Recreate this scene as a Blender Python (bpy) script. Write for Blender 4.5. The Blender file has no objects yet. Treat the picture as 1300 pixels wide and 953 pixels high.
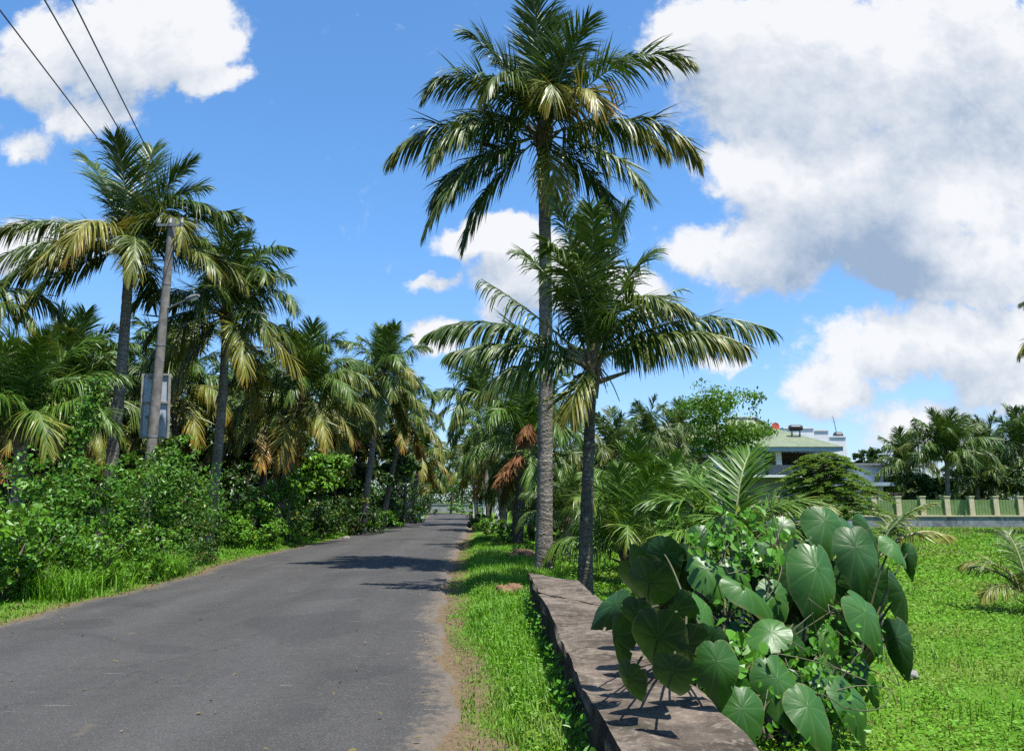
import bpy, math, random
import numpy as np
from mathutils import Vector, Matrix

rng = np.random.default_rng(11)
random.seed(11)
scene = bpy.context.scene
COL = scene.collection
R = math.radians

# ------------------------------------------------------------------ camera
CAM_H = 1.35
FPX, PCX, PCY = 1000.0, 650.0, 432.0
PITCH = math.atan(205.0 / 1000.0)
CP, SP = math.cos(PITCH), math.sin(PITCH)
cam_d = bpy.data.cameras.new("camera")
cam = bpy.data.objects.new("camera", cam_d)
COL.objects.link(cam)
cam.location = (0, 0, CAM_H)
cam.rotation_euler = (math.pi / 2 + PITCH, 0, 0)
cam_d.sensor_width = 36.0
cam_d.lens = 36.0 * FPX / 1300.0
cam_d.shift_y = -(476.5 - PCY) / 1300.0
cam_d.clip_start = 0.05
cam_d.clip_end = 5000.0
scene.camera = cam


def ray(px, py):
    u, v = (px - PCX) / FPX, (PCY - py) / FPX
    return np.array([u, CP - v * SP, SP + v * CP])


def at(px, py, Y):
    d = ray(px, py)
    return np.array([0, 0, CAM_H]) + d * (Y / d[1])


def gnd(px, py, z=0.0):
    d = ray(px, py)
    t = (z - CAM_H) / d[2]
    return np.array([0, 0, CAM_H]) + d * t


# ------------------------------------------------------------------ tagging
def tag(o, label=None, cat=None, group=None, kind=None):
    if label: o["label"] = label
    if cat: o["category"] = cat
    if group: o["group"] = group
    if kind: o["kind"] = kind
    return o


def empty(name, loc, label, cat, group=None):
    o = bpy.data.objects.new(name, None)
    o.empty_display_size = 0.2
    COL.objects.link(o)
    o.location = tuple(float(c) for c in loc)
    return tag(o, label, cat, group)


def norm(a):
    a = np.asarray(a, float)
    return a / np.maximum(np.linalg.norm(a, axis=-1, keepdims=True), 1e-9)


# ------------------------------------------------------------------ mesh builder
class MB:
    def __init__(self):
        self.v, self.f, self.m, self.a, self.n = [], [], [], [], 0

    def add(self, verts, faces, mat=0, u=0.0, v=0.0, r=0.0):
        """faces: int array (M,3) or (M,4) indexing verts"""
        verts = np.asarray(verts, float).reshape(-1, 3)
        faces = np.asarray(faces, int)
        k = len(verts)
        att = np.empty((k, 3))
        att[:, 0] = u; att[:, 1] = v; att[:, 2] = r
        self.v.append(verts); self.a.append(att)
        self.f.append(faces + self.n); self.m.append(np.full(len(faces), mat, int))
        self.n += k

    def box(self, lo, hi, mat=0, r=0.0):
        x0, y0, z0 = lo; x1, y1, z1 = hi
        v = [(x0,y0,z0),(x1,y0,z0),(x1,y1,z0),(x0,y1,z0),(x0,y0,z1),(x1,y0,z1),(x1,y1,z1),(x0,y1,z1)]
        f = [(0,3,2,1),(4,5,6,7),(0,1,5,4),(1,2,6,5),(2,3,7,6),(3,0,4,7)]
        self.add(v, f, mat, r=r)

    def tube(self, pts, radii, seg=8, mat=0, r=0.0, u=None, cap=True):
        pts = np.asarray(pts, float); n = len(pts)
        radii = np.broadcast_to(np.asarray(radii, float), (n,))
        T = norm(np.gradient(pts, axis=0))
        ref = np.array([0, 0, 1.0]) if abs(T[0, 2]) < 0.9 else np.array([1.0, 0, 0])
        A = norm(np.cross(T, ref)); B = np.cross(T, A)
        for i in range(1, n):                       # keep frames consistent
            a = A[i - 1] - T[i] * np.dot(A[i - 1], T[i])
            A[i] = a / max(np.linalg.norm(a), 1e-9)
            B[i] = np.cross(T[i], A[i])
        th = np.linspace(0, 2 * np.pi, seg, endpoint=False)
        ring = pts[:, None] + radii[:, None, None] * (np.cos(th)[None, :, None] * A[:, None] + np.sin(th)[None, :, None] * B[:, None])
        idx = np.arange(n * seg).reshape(n, seg)
        a, b = idx[:-1], idx[1:]
        f = np.stack([a, np.roll(a, -1, 1), np.roll(b, -1, 1), b], -1).reshape(-1, 4)
        uu = np.repeat(np.linspace(0, 1, n) if u is None else np.asarray(u), seg)
        self.add(ring.reshape(-1, 3), f, mat, u=uu, r=r)
        if cap:
            c = np.arange(seg)
            for base, p in ((0, pts[0]), ((n - 1) * seg, pts[-1])):
                vv = np.vstack([ring.reshape(-1, 3)[base:base + seg], p[None]])
                ff = np.stack([c, np.roll(c, -1), np.full(seg, seg)], -1)
                self.add(vv, ff, mat, u=float(uu[base]), r=r)

    def build(self, name, mats, parent=None, smooth=False, origin=None):
        me = bpy.data.meshes.new(name)
        V = np.vstack(self.v); A = np.vstack(self.a)
        if origin is not None:
            V = V - np.asarray(origin, float)
        counts = np.concatenate([np.full(len(f), f.shape[1]) for f in self.f])
        loops = np.concatenate([f.ravel() for f in self.f])
        M = np.concatenate(self.m)
        me.vertices.add(len(V)); me.vertices.foreach_set("co", V.ravel().astype(np.float32))
        me.loops.add(len(loops)); me.loops.foreach_set("vertex_index", loops.astype(np.int32))
        me.polygons.add(len(counts))
        st = np.concatenate([[0], np.cumsum(counts)[:-1]])
        me.polygons.foreach_set("loop_start", st.astype(np.int32))
        me.polygons.foreach_set("loop_total", counts.astype(np.int32))
        me.polygons.foreach_set("material_index", M.astype(np.int32))
        me.polygons.foreach_set("use_smooth", np.full(len(counts), smooth))
        for i, nm in enumerate(("pu", "pv", "rnd")):
            at_ = me.attributes.new(nm, "FLOAT", "POINT")
            at_.data.foreach_set("value", A[:, i].astype(np.float32))
        me.update(calc_edges=True)
        for m in (mats if isinstance(mats, (list, tuple)) else [mats]):
            me.materials.append(m)
        if name is None:
            return me
        o = bpy.data.objects.new(name, me)
        COL.objects.link(o)
        if origin is not None and parent is None:
            o.location = tuple(float(c) for c in origin)
        if parent is not None:
            o.parent = parent
        return o


# ------------------------------------------------------------------ materials
class NT:
    def __init__(self, nt):
        self.nt = nt

    def n(self, t, **kw):
        nd = self.nt.nodes.new(t)
        for k, v in kw.items():
            setattr(nd, k, v)
        return nd

    def link(self, a, b):
        self.nt.links.new(a, b)

    def setin(self, sock, val):
        if isinstance(val, bpy.types.NodeSocket):
            self.link(val, sock)
        elif val is not None:
            if sock.type == 'RGBA' and len(val) == 3: val = (*val, 1)
            sock.default_value = val

    def math(self, op, a, b=None, c=None, clamp=False):
        nd = self.n('ShaderNodeMath', operation=op); nd.use_clamp = clamp
        self.setin(nd.inputs[0], a)
        if b is not None: self.setin(nd.inputs[1], b)
        if c is not None: self.setin(nd.inputs[2], c)
        return nd.outputs[0]

    def vmath(self, op, a, b=None, scale=None):
        nd = self.n('ShaderNodeVectorMath', operation=op)
        self.setin(nd.inputs[0], a)
        if b is not None: self.setin(nd.inputs[1], b)
        if scale is not None: self.setin(nd.inputs['Scale'], scale)
        return nd.outputs['Value'] if op in ('LENGTH', 'DOT_PRODUCT', 'DISTANCE') else nd.outputs[0]

    def smooth(self, x, a, b, lo=0.0, hi=1.0):
        nd = self.n('ShaderNodeMapRange', interpolation_type='SMOOTHSTEP')
        self.setin(nd.inputs[0], x)
        self.setin(nd.inputs[1], a); self.setin(nd.inputs[2], b)
        nd.inputs[3].default_value = lo; nd.inputs[4].default_value = hi
        return nd.outputs[0]

    def mix(self, f, a, b, blend='MIX'):
        nd = self.n('ShaderNodeMix', data_type='RGBA', blend_type=blend)
        self.setin(nd.inputs[0], f); self.setin(nd.inputs[6], a); self.setin(nd.inputs[7], b)
        return nd.outputs[2]

    def noise(self, vec, scale, detail=3.0, rough=0.5, dist=0.0, dim='3D'):
        nd = self.n('ShaderNodeTexNoise', noise_dimensions=dim)
        if vec is not None: self.link(vec, nd.inputs['Vector'])
        nd.inputs['Scale'].default_value = scale
        nd.inputs['Detail'].default_value = detail
        nd.inputs['Roughness'].default_value = rough
        nd.inputs['Distortion'].default_value = dist
        return nd

    def attr(self, name, typ='GEOMETRY'):
        nd = self.n('ShaderNodeAttribute', attribute_type=typ); nd.attribute_name = name
        return nd.outputs['Fac']


def new_mat(name):
    m = bpy.data.materials.new(name); m.use_nodes = True
    t = NT(m.node_tree)
    bs = m.node_tree.nodes['Principled BSDF']
    out = m.node_tree.nodes['Material Output']
    return m, t, bs, out


def leaf_material(name, dark, light, trans=(0.3, 0.42, 0.04), tfac=0.3, rough=0.4, spec=0.25, patch=1.5, flower=None, dry=None):
    m, t, bs, out = new_mat(name)
    rnd = t.attr('rnd')
    geo = t.n('ShaderNodeNewGeometry')
    nz = t.noise(geo.outputs['Position'], patch, 2.0).outputs[0]
    f = t.math('ADD', t.math('MULTIPLY', rnd, 0.65), t.math('MULTIPLY_ADD', nz, 1.2, -0.42), clamp=True)
    col = t.mix(f, dark, light)
    if dry is not None:
        dn = t.noise(geo.outputs['Position'], 0.32, 4.0, 0.65).outputs[0]
        col = t.mix(t.math('MULTIPLY', t.smooth(dn, 0.5, 0.66), 0.7), col, dry)
        col = t.mix(t.math('MULTIPLY', t.smooth(dn, 0.44, 0.32), 0.55), col, (0.03, 0.085, 0.006))
    # a few yellowed leaves
    yl = t.smooth(rnd, 0.93, 0.99)
    col = t.mix(t.math('MULTIPLY', yl, 0.55), col, (0.22, 0.2, 0.03))
    if flower is not None:
        fl = t.math('GREATER_THAN', t.attr('pv'), 0.5)
        col = t.mix(fl, col, flower)
    t.setin(bs.inputs['Base Color'], col)
    bs.inputs['Roughness'].default_value = rough
    bs.inputs['Specular IOR Level'].default_value = spec
    tr = t.n('ShaderNodeBsdfTranslucent')
    t.setin(tr.inputs[0], t.mix(0.5, col, trans))
    mx = t.n('ShaderNodeMixShader')
    mx.inputs[0].default_value = tfac
    t.link(bs.outputs[0], mx.inputs[1]); t.link(tr.outputs[0], mx.inputs[2])
    t.link(mx.outputs[0], out.inputs[0])
    return m


def frond_material():
    m, t, bs, out = new_mat("palm_frond")
    rnd, pu, pv = t.attr('rnd'), t.attr('pu'), t.attr('pv')
    age = t.attr('age', 'OBJECT'); fresh = t.attr('fresh', 'OBJECT')
    g = t.mix(rnd, (0.016, 0.042, 0.004), (0.074, 0.118, 0.013))
    g = t.mix(fresh, g, t.mix(rnd, (0.035, 0.10, 0.006), (0.1, 0.2, 0.016)))
    geo = t.n('ShaderNodeNewGeometry')
    nz = t.noise(geo.outputs['Position'], 2.2, 2.0).outputs[0]
    x = t.math('ADD', age, t.math('MULTIPLY_ADD', pu, 0.34, -0.17))
    x = t.math('ADD', x, t.math('MULTIPLY_ADD', pv, 0.34, -0.17))
    x = t.math('ADD', x, t.math('MULTIPLY_ADD', rnd, 0.25, -0.12))
    x = t.math('ADD', x, t.math('MULTIPLY_ADD', nz, 0.5, -0.25))
    ye = t.smooth(x, 0.3, 0.85)
    orr = t.smooth(x, 0.75, 1.1)
    br = t.smooth(x, 1.15, 1.5)
    c = t.mix(t.math('MULTIPLY', ye, 0.85), g, (0.2, 0.185, 0.026))
    c = t.mix(t.math('MULTIPLY', orr, 0.8), c, (0.27, 0.125, 0.02))
    c = t.mix(br, c, (0.14, 0.068, 0.032))
    t.setin(bs.inputs['Base Color'], c)
    bs.inputs['Roughness'].default_value = 0.44
    bs.inputs['Specular IOR Level'].default_value = 0.34
    tr = t.n('ShaderNodeBsdfTranslucent')
    t.setin(tr.inputs[0], t.mix(0.4, c, t.mix(ye, (0.12, 0.2, 0.02), (0.5, 0.3, 0.04))))
    mx = t.n('ShaderNodeMixShader'); mx.inputs[0].default_value = 0.15
    t.link(bs.outputs[0], mx.inputs[1]); t.link(tr.outputs[0], mx.inputs[2])
    t.link(mx.outputs[0], out.inputs[0])
    return m


def rachis_material():
    m, t, bs, out = new_mat("palm_rachis")
    age = t.attr('age', 'OBJECT')
    c = t.mix(t.smooth(age, 0.3, 1.1), (0.13, 0.15, 0.045), (0.24, 0.16, 0.06))
    t.setin(bs.inputs['Base Color'], c)
    bs.inputs['Roughness'].default_value = 0.5
    return m


def trunk_material(name, ringscale=9.0, c1=(0.10, 0.085, 0.07), c2=(0.26, 0.235, 0.20), ring=0.55):
    m, t, bs, out = new_mat(name)
    geo = t.n('ShaderNodeNewGeometry')
    pos = geo.outputs['Position']
    n1 = t.noise(pos, 3.0, 4.0, 0.6).outputs[0]
    n2 = t.noise(pos, 28.0, 3.0, 0.65).outputs[0]
    sep = t.n('ShaderNodeSeparateXYZ'); t.link(pos, sep.inputs[0])
    zz = t.math('ADD', t.math('MULTIPLY', sep.outputs[2], ringscale), t.math('MULTIPLY', n1, 3.0))
    fr = t.math('FRACT', zz)
    rg = t.math('MULTIPLY', t.smooth(fr, 0.72, 0.95), t.smooth(fr, 1.0, 0.97))
    f = t.math('ADD', t.math('MULTIPLY_ADD', n1, 1.1, -0.3), t.math('MULTIPLY_ADD', n2, 1.6, -0.8), clamp=True)
    c = t.mix(f, c1, c2)
    c = t.mix(t.math('MULTIPLY', rg, ring), c, tuple(x * 0.35 for x in c1))
    lich = t.smooth(t.noise(pos, 11.0, 3.0, 0.7).outputs[0], 0.6, 0.7)
    c = t.mix(t.math('MULTIPLY', lich, 0.6), c, (0.36, 0.35, 0.31))
    t.setin(bs.inputs['Base Color'], c)
    bs.inputs['Roughness'].default_value = 0.9
    bs.inputs['Specular IOR Level'].default_value = 0.15
    bmp = t.n('ShaderNodeBump'); bmp.inputs['Strength'].default_value = 0.8; bmp.inputs['Distance'].default_value = 0.03
    h = t.math('SUBTRACT', t.math('ADD', fr, t.math('MULTIPLY', n2, 1.2)), t.math('MULTIPLY', rg, 1.0))
    t.link(h, bmp.inputs['Height']); t.link(bmp.outputs[0], bs.inputs['Normal'])
    return m


def plain(name, c1, c2=None, scale=4.0, rough=0.7, spec=0.3, metal=0.0, bump=0.0, detail=4.0):
    m, t, bs, out = new_mat(name)
    if c2 is None: c2 = tuple(x * 0.75 for x in c1)
    geo = t.n('ShaderNodeNewGeometry')
    nz = t.noise(geo.outputs['Position'], scale, detail, 0.6).outputs[0]
    t.setin(bs.inputs['Base Color'], t.mix(t.smooth(nz, 0.3, 0.7), c1, c2))
    bs.inputs['Roughness'].default_value = rough
    bs.inputs['Specular IOR Level'].default_value = spec
    bs.inputs['Metallic'].default_value = metal
    if bump:
        b = t.n('ShaderNodeBump'); b.inputs['Strength'].default_value = 0.6; b.inputs['Distance'].default_value = bump
        t.link(nz, b.inputs['Height']); t.link(b.outputs[0], bs.inputs['Normal'])
    return m


M_FROND = frond_material()
M_RACHIS = rachis_material()
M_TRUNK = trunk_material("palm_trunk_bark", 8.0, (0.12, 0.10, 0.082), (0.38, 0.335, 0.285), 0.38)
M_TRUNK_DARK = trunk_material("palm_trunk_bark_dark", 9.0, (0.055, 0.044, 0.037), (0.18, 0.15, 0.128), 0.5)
M_HEART = plain("palm_fibre", (0.07, 0.05, 0.03), (0.16, 0.12, 0.06), 14.0, 0.9)
M_BARK = plain("bark", (0.07, 0.055, 0.04), (0.14, 0.12, 0.095), 9.0, 0.9, bump=0.02)

# ------------------------------------------------------------------ palms
def frond_mesh(mb, L, e0, droop, pw=1.5, ll=0.62, n=80, hang=0.6, side=0.0, sparse=0.03, lw=0.036, vee=25, bare=0.14,
               seed=0, az=0.0, org=(0, 0, 0), K=4, rad=0.022):
    """one arching pinnate frond: bent midrib with two ranks of drooping narrow leaflets"""
    g = np.random.default_rng(seed + 1000)
    NS = 26
    s = np.linspace(0, 1, NS)
    el = R(e0) - R(droop) * s ** pw
    aa = R(az) + side * s ** 2
    T = np.stack([np.cos(el) * np.cos(aa), np.cos(el) * np.sin(aa), np.sin(el)], -1)
    P = np.vstack([np.zeros(3), np.cumsum((T[1:] + T[:-1]) * 0.5 * L / (NS - 1), axis=0)]) + np.asarray(org)
    mb.tube(P, rad * (1 - 0.85 * s) + 0.003, 5, 1, u=s, cap=False)
    for sgn in (-1, 1):
        si = np.linspace(bare, 0.99, n) + g.normal(0, 0.003, n)
        si = np.clip(si, 0.02, 1)
        tear = np.interp(np.arange(n), np.arange(0, n + 8, 7), g.random(len(np.arange(0, n + 8, 7))))
        keep = (g.random(n) > sparse) & ((tear > 0.16) | (g.random(n) > 0.75))
        si = si[keep]; k = len(si)
        if k == 0: continue
        p0 = np.stack([np.interp(si, s, P[:, j]) for j in range(3)], -1)
        t = norm(np.stack([np.interp(si, s, T[:, j]) for j in range(3)], -1))
        a_ = np.interp(si, s, aa)
        B = np.stack([-np.sin(a_), np.cos(a_), np.zeros(k)], -1)
        N = np.cross(t, B)
        q = np.clip((si - bare) / (1 - bare), 0, 1)
        tuft = np.interp(np.arange(k), np.arange(0, k + 5, 4), g.normal(0, 1, len(np.arange(0, k + 5, 4))))
        ang = R(70) - R(44) * q + g.normal(0, 0.07, k) + 0.06 * tuft
        ve = R(vee) * (1 - 0.4 * q) + g.normal(0, 0.12, k)
        d0 = t * np.cos(ang)[:, None] + (sgn * B * np.cos(ve)[:, None] + N * np.sin(ve)[:, None]) * np.sin(ang)[:, None]
        prof = np.interp(q, [0, 0.12, 0.45, 0.8, 1], [0.5, 0.85, 1.0, 0.72, 0.38])
        ln = ll * prof * g.uniform(0.85, 1.1, k)
        # neighbouring leaflets droop together, in loose tufts
        hg = hang * np.clip(1 + 0.75 * np.interp(np.arange(k), np.arange(0, k + 6, 5), g.normal(0, 0.7, len(np.arange(0, k + 6, 5)))) + g.normal(0, 0.18, k), 0.05, 3)
        rn = np.clip(g.normal(0.5, 0.22, k), 0, 1)
        tt = np.linspace(0, 1, K)
        wp = np.interp(tt, [0, 0.25, 0.65, 1], [0.55, 1.0, 0.8, 0.06]) * lw * 0.5
        pts = p0.copy(); vs = []
        tw = g.normal(0, 0.35, k)
        for j in range(K):
            d = norm(d0 + np.array([0, 0, -1.0]) * (hg * 2.5 * tt[j] ** 1.15)[:, None])
            if j: pts = pts + d * (ln / (K - 1))[:, None]
            w = t - d * np.sum(t * d, -1, keepdims=True)
            w = norm(w); o = np.cross(d, w)
            w = w * np.cos(tw)[:, None] + o * np.sin(tw)[:, None]
            vs.append(pts - w * wp[j]); vs.append(pts + w * wp[j])
        V = np.stack(vs, 1)                                   # k, 2K, 3
        base = (np.arange(k) * 2 * K)[:, None, None]
        q4 = np.stack([np.array([2 * j, 2 * j + 1, 2 * j + 3, 2 * j + 2]) for j in range(K - 1)])
        mb.add(V.reshape(-1, 3), (base + q4[None]).reshape(-1, 4), 0,
               u=np.repeat(si, 2 * K), v=np.tile(np.repeat(tt, 2), k), r=np.repeat(rn, 2 * K))


CLASSES = [(86, 20), (77, 44), (64, 78), (49, 104), (32, 106), (10, 88), (-18, 60), (-50, 30)]
FLIB = {}


def frond_lib(lod, cls, var):
    key = (lod, cls, var)
    if key not in FLIB:
        e0, dr = CLASSES[cls]
        mb = MB(); sd = cls * 7 + var * 31 + (500 if lod else 0)
        g = np.random.default_rng(sd)
        n, lw, K = ((122, 0.036, 4) if lod == 0 else (70, 0.06, 3))
        frond_mesh(mb, [2.55, 2.75, 3.0, 3.1, 3.1, 3.1, 3.0, 2.7][cls], e0, dr * g.uniform(0.85, 1.2), g.uniform(1.3, 2.2), 1.02, n, [0.15, 0.3, 0.55, 0.8, 1.0, 1.1, 1.0, 0.8][cls] * g.uniform(0.8, 1.25),
                   g.uniform(-0.35, 0.35), 0.04, lw, seed=sd, K=K)
        o = mb.build("frond", [M_FROND, M_RACHIS], None, False)
        me = o.data
        bpy.data.objects.remove(o)
        FLIB[key] = me
    return FLIB[key]


def put(me, name, parent, loc, rz=0.0, sc=1.0, rx=0.0):
    o = bpy.data.objects.new(name, me); COL.objects.link(o); o.parent = parent
    o.location = tuple(float(c) for c in loc); o.rotation_euler = (rx, 0, rz)
    o.scale = (sc, sc, sc) if np.isscalar(sc) else sc
    return o


def trunk_mesh(H, r0, lean, flare=1.55, seg=14, rings=40, bow=0.0, seed=0):
    g = np.random.default_rng(seed)
    s = np.linspace(0, 1, rings)
    lean = np.asarray(lean, float)
    x = lean[0] * s ** 1.3 + bow * np.sin(np.pi * s); y = lean[1] * s ** 1.3
    pts = np.stack([x, y, -0.25 + s * (H + 0.25)], -1)
    rad = r0 * (1.0 - 0.28 * s) * (1 + (flare - 1) * np.exp(-s * H / 0.45))
    rad = rad * (1 + 0.02 * np.where(np.arange(rings) % 2 == 0, 1, -1) * (rings > 60) + g.normal(0, 0.02, rings))
    mb = MB(); mb.tube(pts, rad, seg, 0)
    return mb


def heart_mesh(r, g, big=1.0):
    mb = MB()
    for i in range(13):
        a = i * 2.4 + g.normal(0, 0.2); e = R(g.uniform(15, 80))
        ln = g.uniform(0.35, 0.6) * big
        d = np.array([math.cos(e) * math.cos(a), math.cos(e) * math.sin(a), math.sin(e)])
        st = np.array([math.cos(a) * r * 0.5, math.sin(a) * r * 0.5, -0.3 + 0.25 * (i / 13)])
        mb.tube([st, st + d * ln * 0.5, st + d * ln], [0.05 * big, 0.04 * big, 0.022 * big], 6, 0)
    mb.tube([(0, 0, -0.55 * big), (0, 0, -0.2 * big), (0, 0, 0.2 * big * big), (0, 0, 0.5 * big * big)], [r * 0.75, r * 1.15, r * 1.0, 0.04 * big], 10, 0)
    for i in range(7):                                    # old flower stalks and fibre
        a = g.uniform(0, 6.28); l = g.uniform(0.3, 0.7) * big
        p = [(0, 0, -0.05)]
        for k in range(1, 6):
            q = k / 5
            p.append((math.cos(a) * l * 0.6 * q, math.sin(a) * l * 0.6 * q, -0.05 + 0.15 * q - l * q * q))
        mb.tube(p, np.linspace(0.018, 0.006, 6), 4, 0)
    return mb


def palm(base, top, r, label, group=None, specs=None, nf=22, lod=0, size=1.0, age=0.25, name="coconut_palm", bark=None,
         fresh=0.0, flare=1.55, seed=0, bow=0.0, rings=40, young=False, ll=0.62, nl=84, lw=0.034, dead=0, K=5):
    g = np.random.default_rng(seed + 77)
    base = np.asarray(base, float); top = np.asarray(top, float)
    root = empty(name, base, label, "palm tree", group)
    H = top[2] - base[2]
    tm = trunk_mesh(H, r, (top - base)[:2], flare, 14 if lod == 0 else 8, rings, bow, seed)
    tm.build("trunk", bark or M_TRUNK, root, True)
    tl = top - base
    h = heart_mesh(r, g, size).build("crown_heart", M_HEART, root, True)
    h.location = tl
    if specs is not None:
        for i, sp in enumerate(specs):
            az, e0, dr, L, hang, ag = sp[:6]
            ex = sp[6] if len(sp) > 6 else {}
            mb = MB()
            kw = dict(pw=g.uniform(1.4, 2.0), ll=ll, n=nl, hang=hang, side=g.uniform(-0.18, 0.18), lw=lw, seed=seed * 50 + i, K=K)
            kw.update(ex)
            frond_mesh(mb, L, e0, dr, **kw)
            f = mb.build("frond", [M_FROND, M_RACHIS], root)
            f.location = tl + np.array([math.cos(R(az)) * r * 0.5, math.sin(R(az)) * r * 0.5, 0.06 * math.sin(R(e0))])
            f.rotation_euler = (0, 0, R(az))
            f["age"] = float(ag); f["fresh"] = float(fresh)
    else:
        for i in range(nf):
            q = (i + 0.5) / nf
            cls = int(min(7, (q ** 0.9) * (5.0 if young else 7.6)))
            az = i * 2.39996 + seed + g.normal(0, 0.15)
            f = put(frond_lib(lod, cls, int(g.integers(0, 4))), "frond", root,
                    tl + np.array([math.cos(az) * r * 0.5, math.sin(az) * r * 0.5, 0.12 - 0.24 * q]), az,
                    size * g.uniform(0.88, 1.1), g.normal(0, 0.07))
            f["age"] = float(np.clip(age * (0.15 + 1.7 * q ** 1.5) + g.normal(0, 0.12), 0, 1.1)); f["fresh"] = float(fresh)
    for i in range(dead):
        az = g.uniform(0, 6.28)
        f = put(frond_lib(lod, 7, i % 3), "frond", root, tl - np.array([0, 0, 0.25]), az, size * g.uniform(0.6, 0.8), g.normal(0, 0.1))
        f["age"] = 1.7; f["fresh"] = 0.0
        tag(f, "dead brown hanging frond")
    return root


# ------------------------------------------------------------------ leaves
def leaves(mb, P, D, N, L, W, rnd, mat=0, fold=0.18, flag=0.0, curl=0.15):
    """folded six-point leaves: P base, D direction, N normal (arrays)"""
    k = len(P)
    D = norm(D); S = norm(np.cross(D, N)); N = np.cross(S, D)
    L = np.broadcast_to(L, (k,))[:, None]; W = np.broadcast_to(W, (k,))[:, None]
    f = fold * W
    b = P; tip = P + D * L - N * L * curl
    l1 = P + D * L * 0.25 + S * W * 0.46 + N * f; l2 = P + D * L * 0.62 + S * W * 0.40 + N * (f - L * curl * 0.4)
    r1 = P + D * L * 0.25 - S * W * 0.46 + N * f; r2 = P + D * L * 0.62 - S * W * 0.40 + N * (f - L * curl * 0.4)
    V = np.stack([b, l1, l2, tip, r2, r1], 1).reshape(-1, 3)
    base = (np.arange(k) * 6)[:, None]
    F = np.vstack([base + np.array([[0, 1, 2, 3]]), base + np.array([[0, 3, 4, 5]])])
    mb.add(V, F, mat, r=np.repeat(np.broadcast_to(rnd, (k,)), 6), v=flag)


def rand_dirs(g, k):
    return norm(g.normal(size=(k, 3)))


def clumps(mb, g, ells, n, size, clump=0.28, per=34, up=0.45, mat=0, aspect=0.62, inner=0.25, flower=0.0, floor=None, jag=0.4, low=False):
    """leaf clumps over a set of ellipsoids ((centre),(radii)), denser near their skins, uneven in outline"""
    vol = np.array([r[0] * r[2] + r[1] * r[2] + r[0] * r[1] for c, r in ells]); vol = vol / vol.sum()
    for (c, r), w in zip(ells, vol):
        c = np.asarray(c, float); r = np.asarray(r, float)
        nc = max(3, int(n * w / per))
        d = rand_dirs(g, nc); d[:, 2] = np.where((d[:, 2] < -0.35) & (not low), -d[:, 2] * g.uniform(0.2, 1, nc), d[:, 2]); d = norm(d)
        rad = np.where(g.random(nc) < inner, g.uniform(0.35, 0.8, nc), g.uniform(0.8, 1.0, nc) + g.normal(0, jag * 0.5, nc))
        cc = c + d * r * rad[:, None]
        cs = clump * r.min() * g.uniform(0.6, 1.5, nc)
        k = nc * per
        ci = np.repeat(np.arange(nc), per)
        dl = rand_dirs(g, k) * (g.random(k) ** 0.5)[:, None]
        P = cc[ci] + dl * cs[ci][:, None] * np.array([1.15, 1.15, 0.8])
        if floor is not None:
            ok = P[:, 2] > floor
            P = P[ok]; dl = dl[ok]; ci = ci[ok]; k = len(P)
        outw = norm(dl * 0.8 + d[ci] * 0.7 + np.array([0, 0, up]))
        N = norm(outw + g.normal(0, 0.45, (k, 3)))
        D = norm(np.cross(N, rand_dirs(g, k)) + np.array([0, 0, -0.25]))
        L = size * g.uniform(0.6, 1.25, k)
        rn = np.clip(g.normal(0.45, 0.18, k) + (g.normal(0, 0.16, nc))[ci], 0, 1)
        fl = 0.0
        if flower:
            isf = g.random(k) < flower
            fl = np.repeat(isf.astype(float), 6); L = np.where(isf, size * 0.55, L)
        leaves(mb, P - D * L[:, None] * 0.5, D, N, L, L * aspect, rn, mat, flag=fl)


def limb_tree(g, base, height, spread, nl, r0, mb, mat, lean=(0, 0), start=0.35):
    """tapered trunk with limbs; returns limb ends"""
    base = np.asarray(base, float)
    s = np.linspace(0, 1, 9)
    pts = np.stack([base[0] + lean[0] * s + 0.04 * height * np.sin(s * 4), base[1] + lean[1] * s, base[2] - 0.15 + s * height], -1)
    mb.tube(pts, r0 * (1 - 0.8 * s), 8, mat)
    ends = []
    for i in range(nl):
        q = start + (0.95 - start) * (i + 0.5) / nl
        p = np.array([np.interp(q, s, pts[:, j]) for j in range(3)])
        a = i * 2.4 + g.normal(0, 0.3); ln = spread * g.uniform(0.65, 1.0) * (1.1 - 0.5 * q)
        e = R(g.uniform(15, 50))
        d = np.array([math.cos(a) * math.cos(e), math.sin(a) * math.cos(e), math.sin(e)])
        m_ = p + d * ln * 0.55 + np.array([0, 0, 0.08 * ln]); en = p + d * ln
        mb.tube([p, m_, en], [r0 * 0.45 * (1 - 0.6 * q), r0 * 0.28 * (1 - 0.6 * q), 0.01], 5, mat)
        ends.append(en)
    return np.array(ends)


def broad_tree(px, py, Y, rw, rh, label, mat, n=5000, leaf=0.12, group=None, seed=0, name="broadleaf_tree", zb=-0.15, depth=None, lobes=9, cat="tree", clump=0.4, inner=0.25):
    g = np.random.default_rng(seed + 300)
    c = at(px, py, Y)
    root = empty(name, (c[0], c[1], zb), label, cat, group)
    mb = MB()
    hb = c[2] - zb
    ends = limb_tree(g, (0, 0, 0), hb + rh * 0.5, rw * 0.9, 9, 0.05 + 0.022 * hb, mb, 0, start=0.3)
    mb.build("trunk", M_BARK, root, True)
    mb = MB(); ell = []
    for i in range(lobes):
        d = rand_dirs(g, 1)[0]
        q = g.uniform(0.45, 0.8)
        rr = g.uniform(0.32, 0.52)
        ell.append((np.array([d[0] * rw * q, d[1] * (depth or rw) * q, hb + d[2] * rh * q]), np.array([rw * rr, rw * rr, rh * rr * 0.85])))
    clumps(mb, g, ell, n, leaf, clump, 26, mat=0, inner=inner)
    mb.build("crown", mat, root)
    return root


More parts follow.
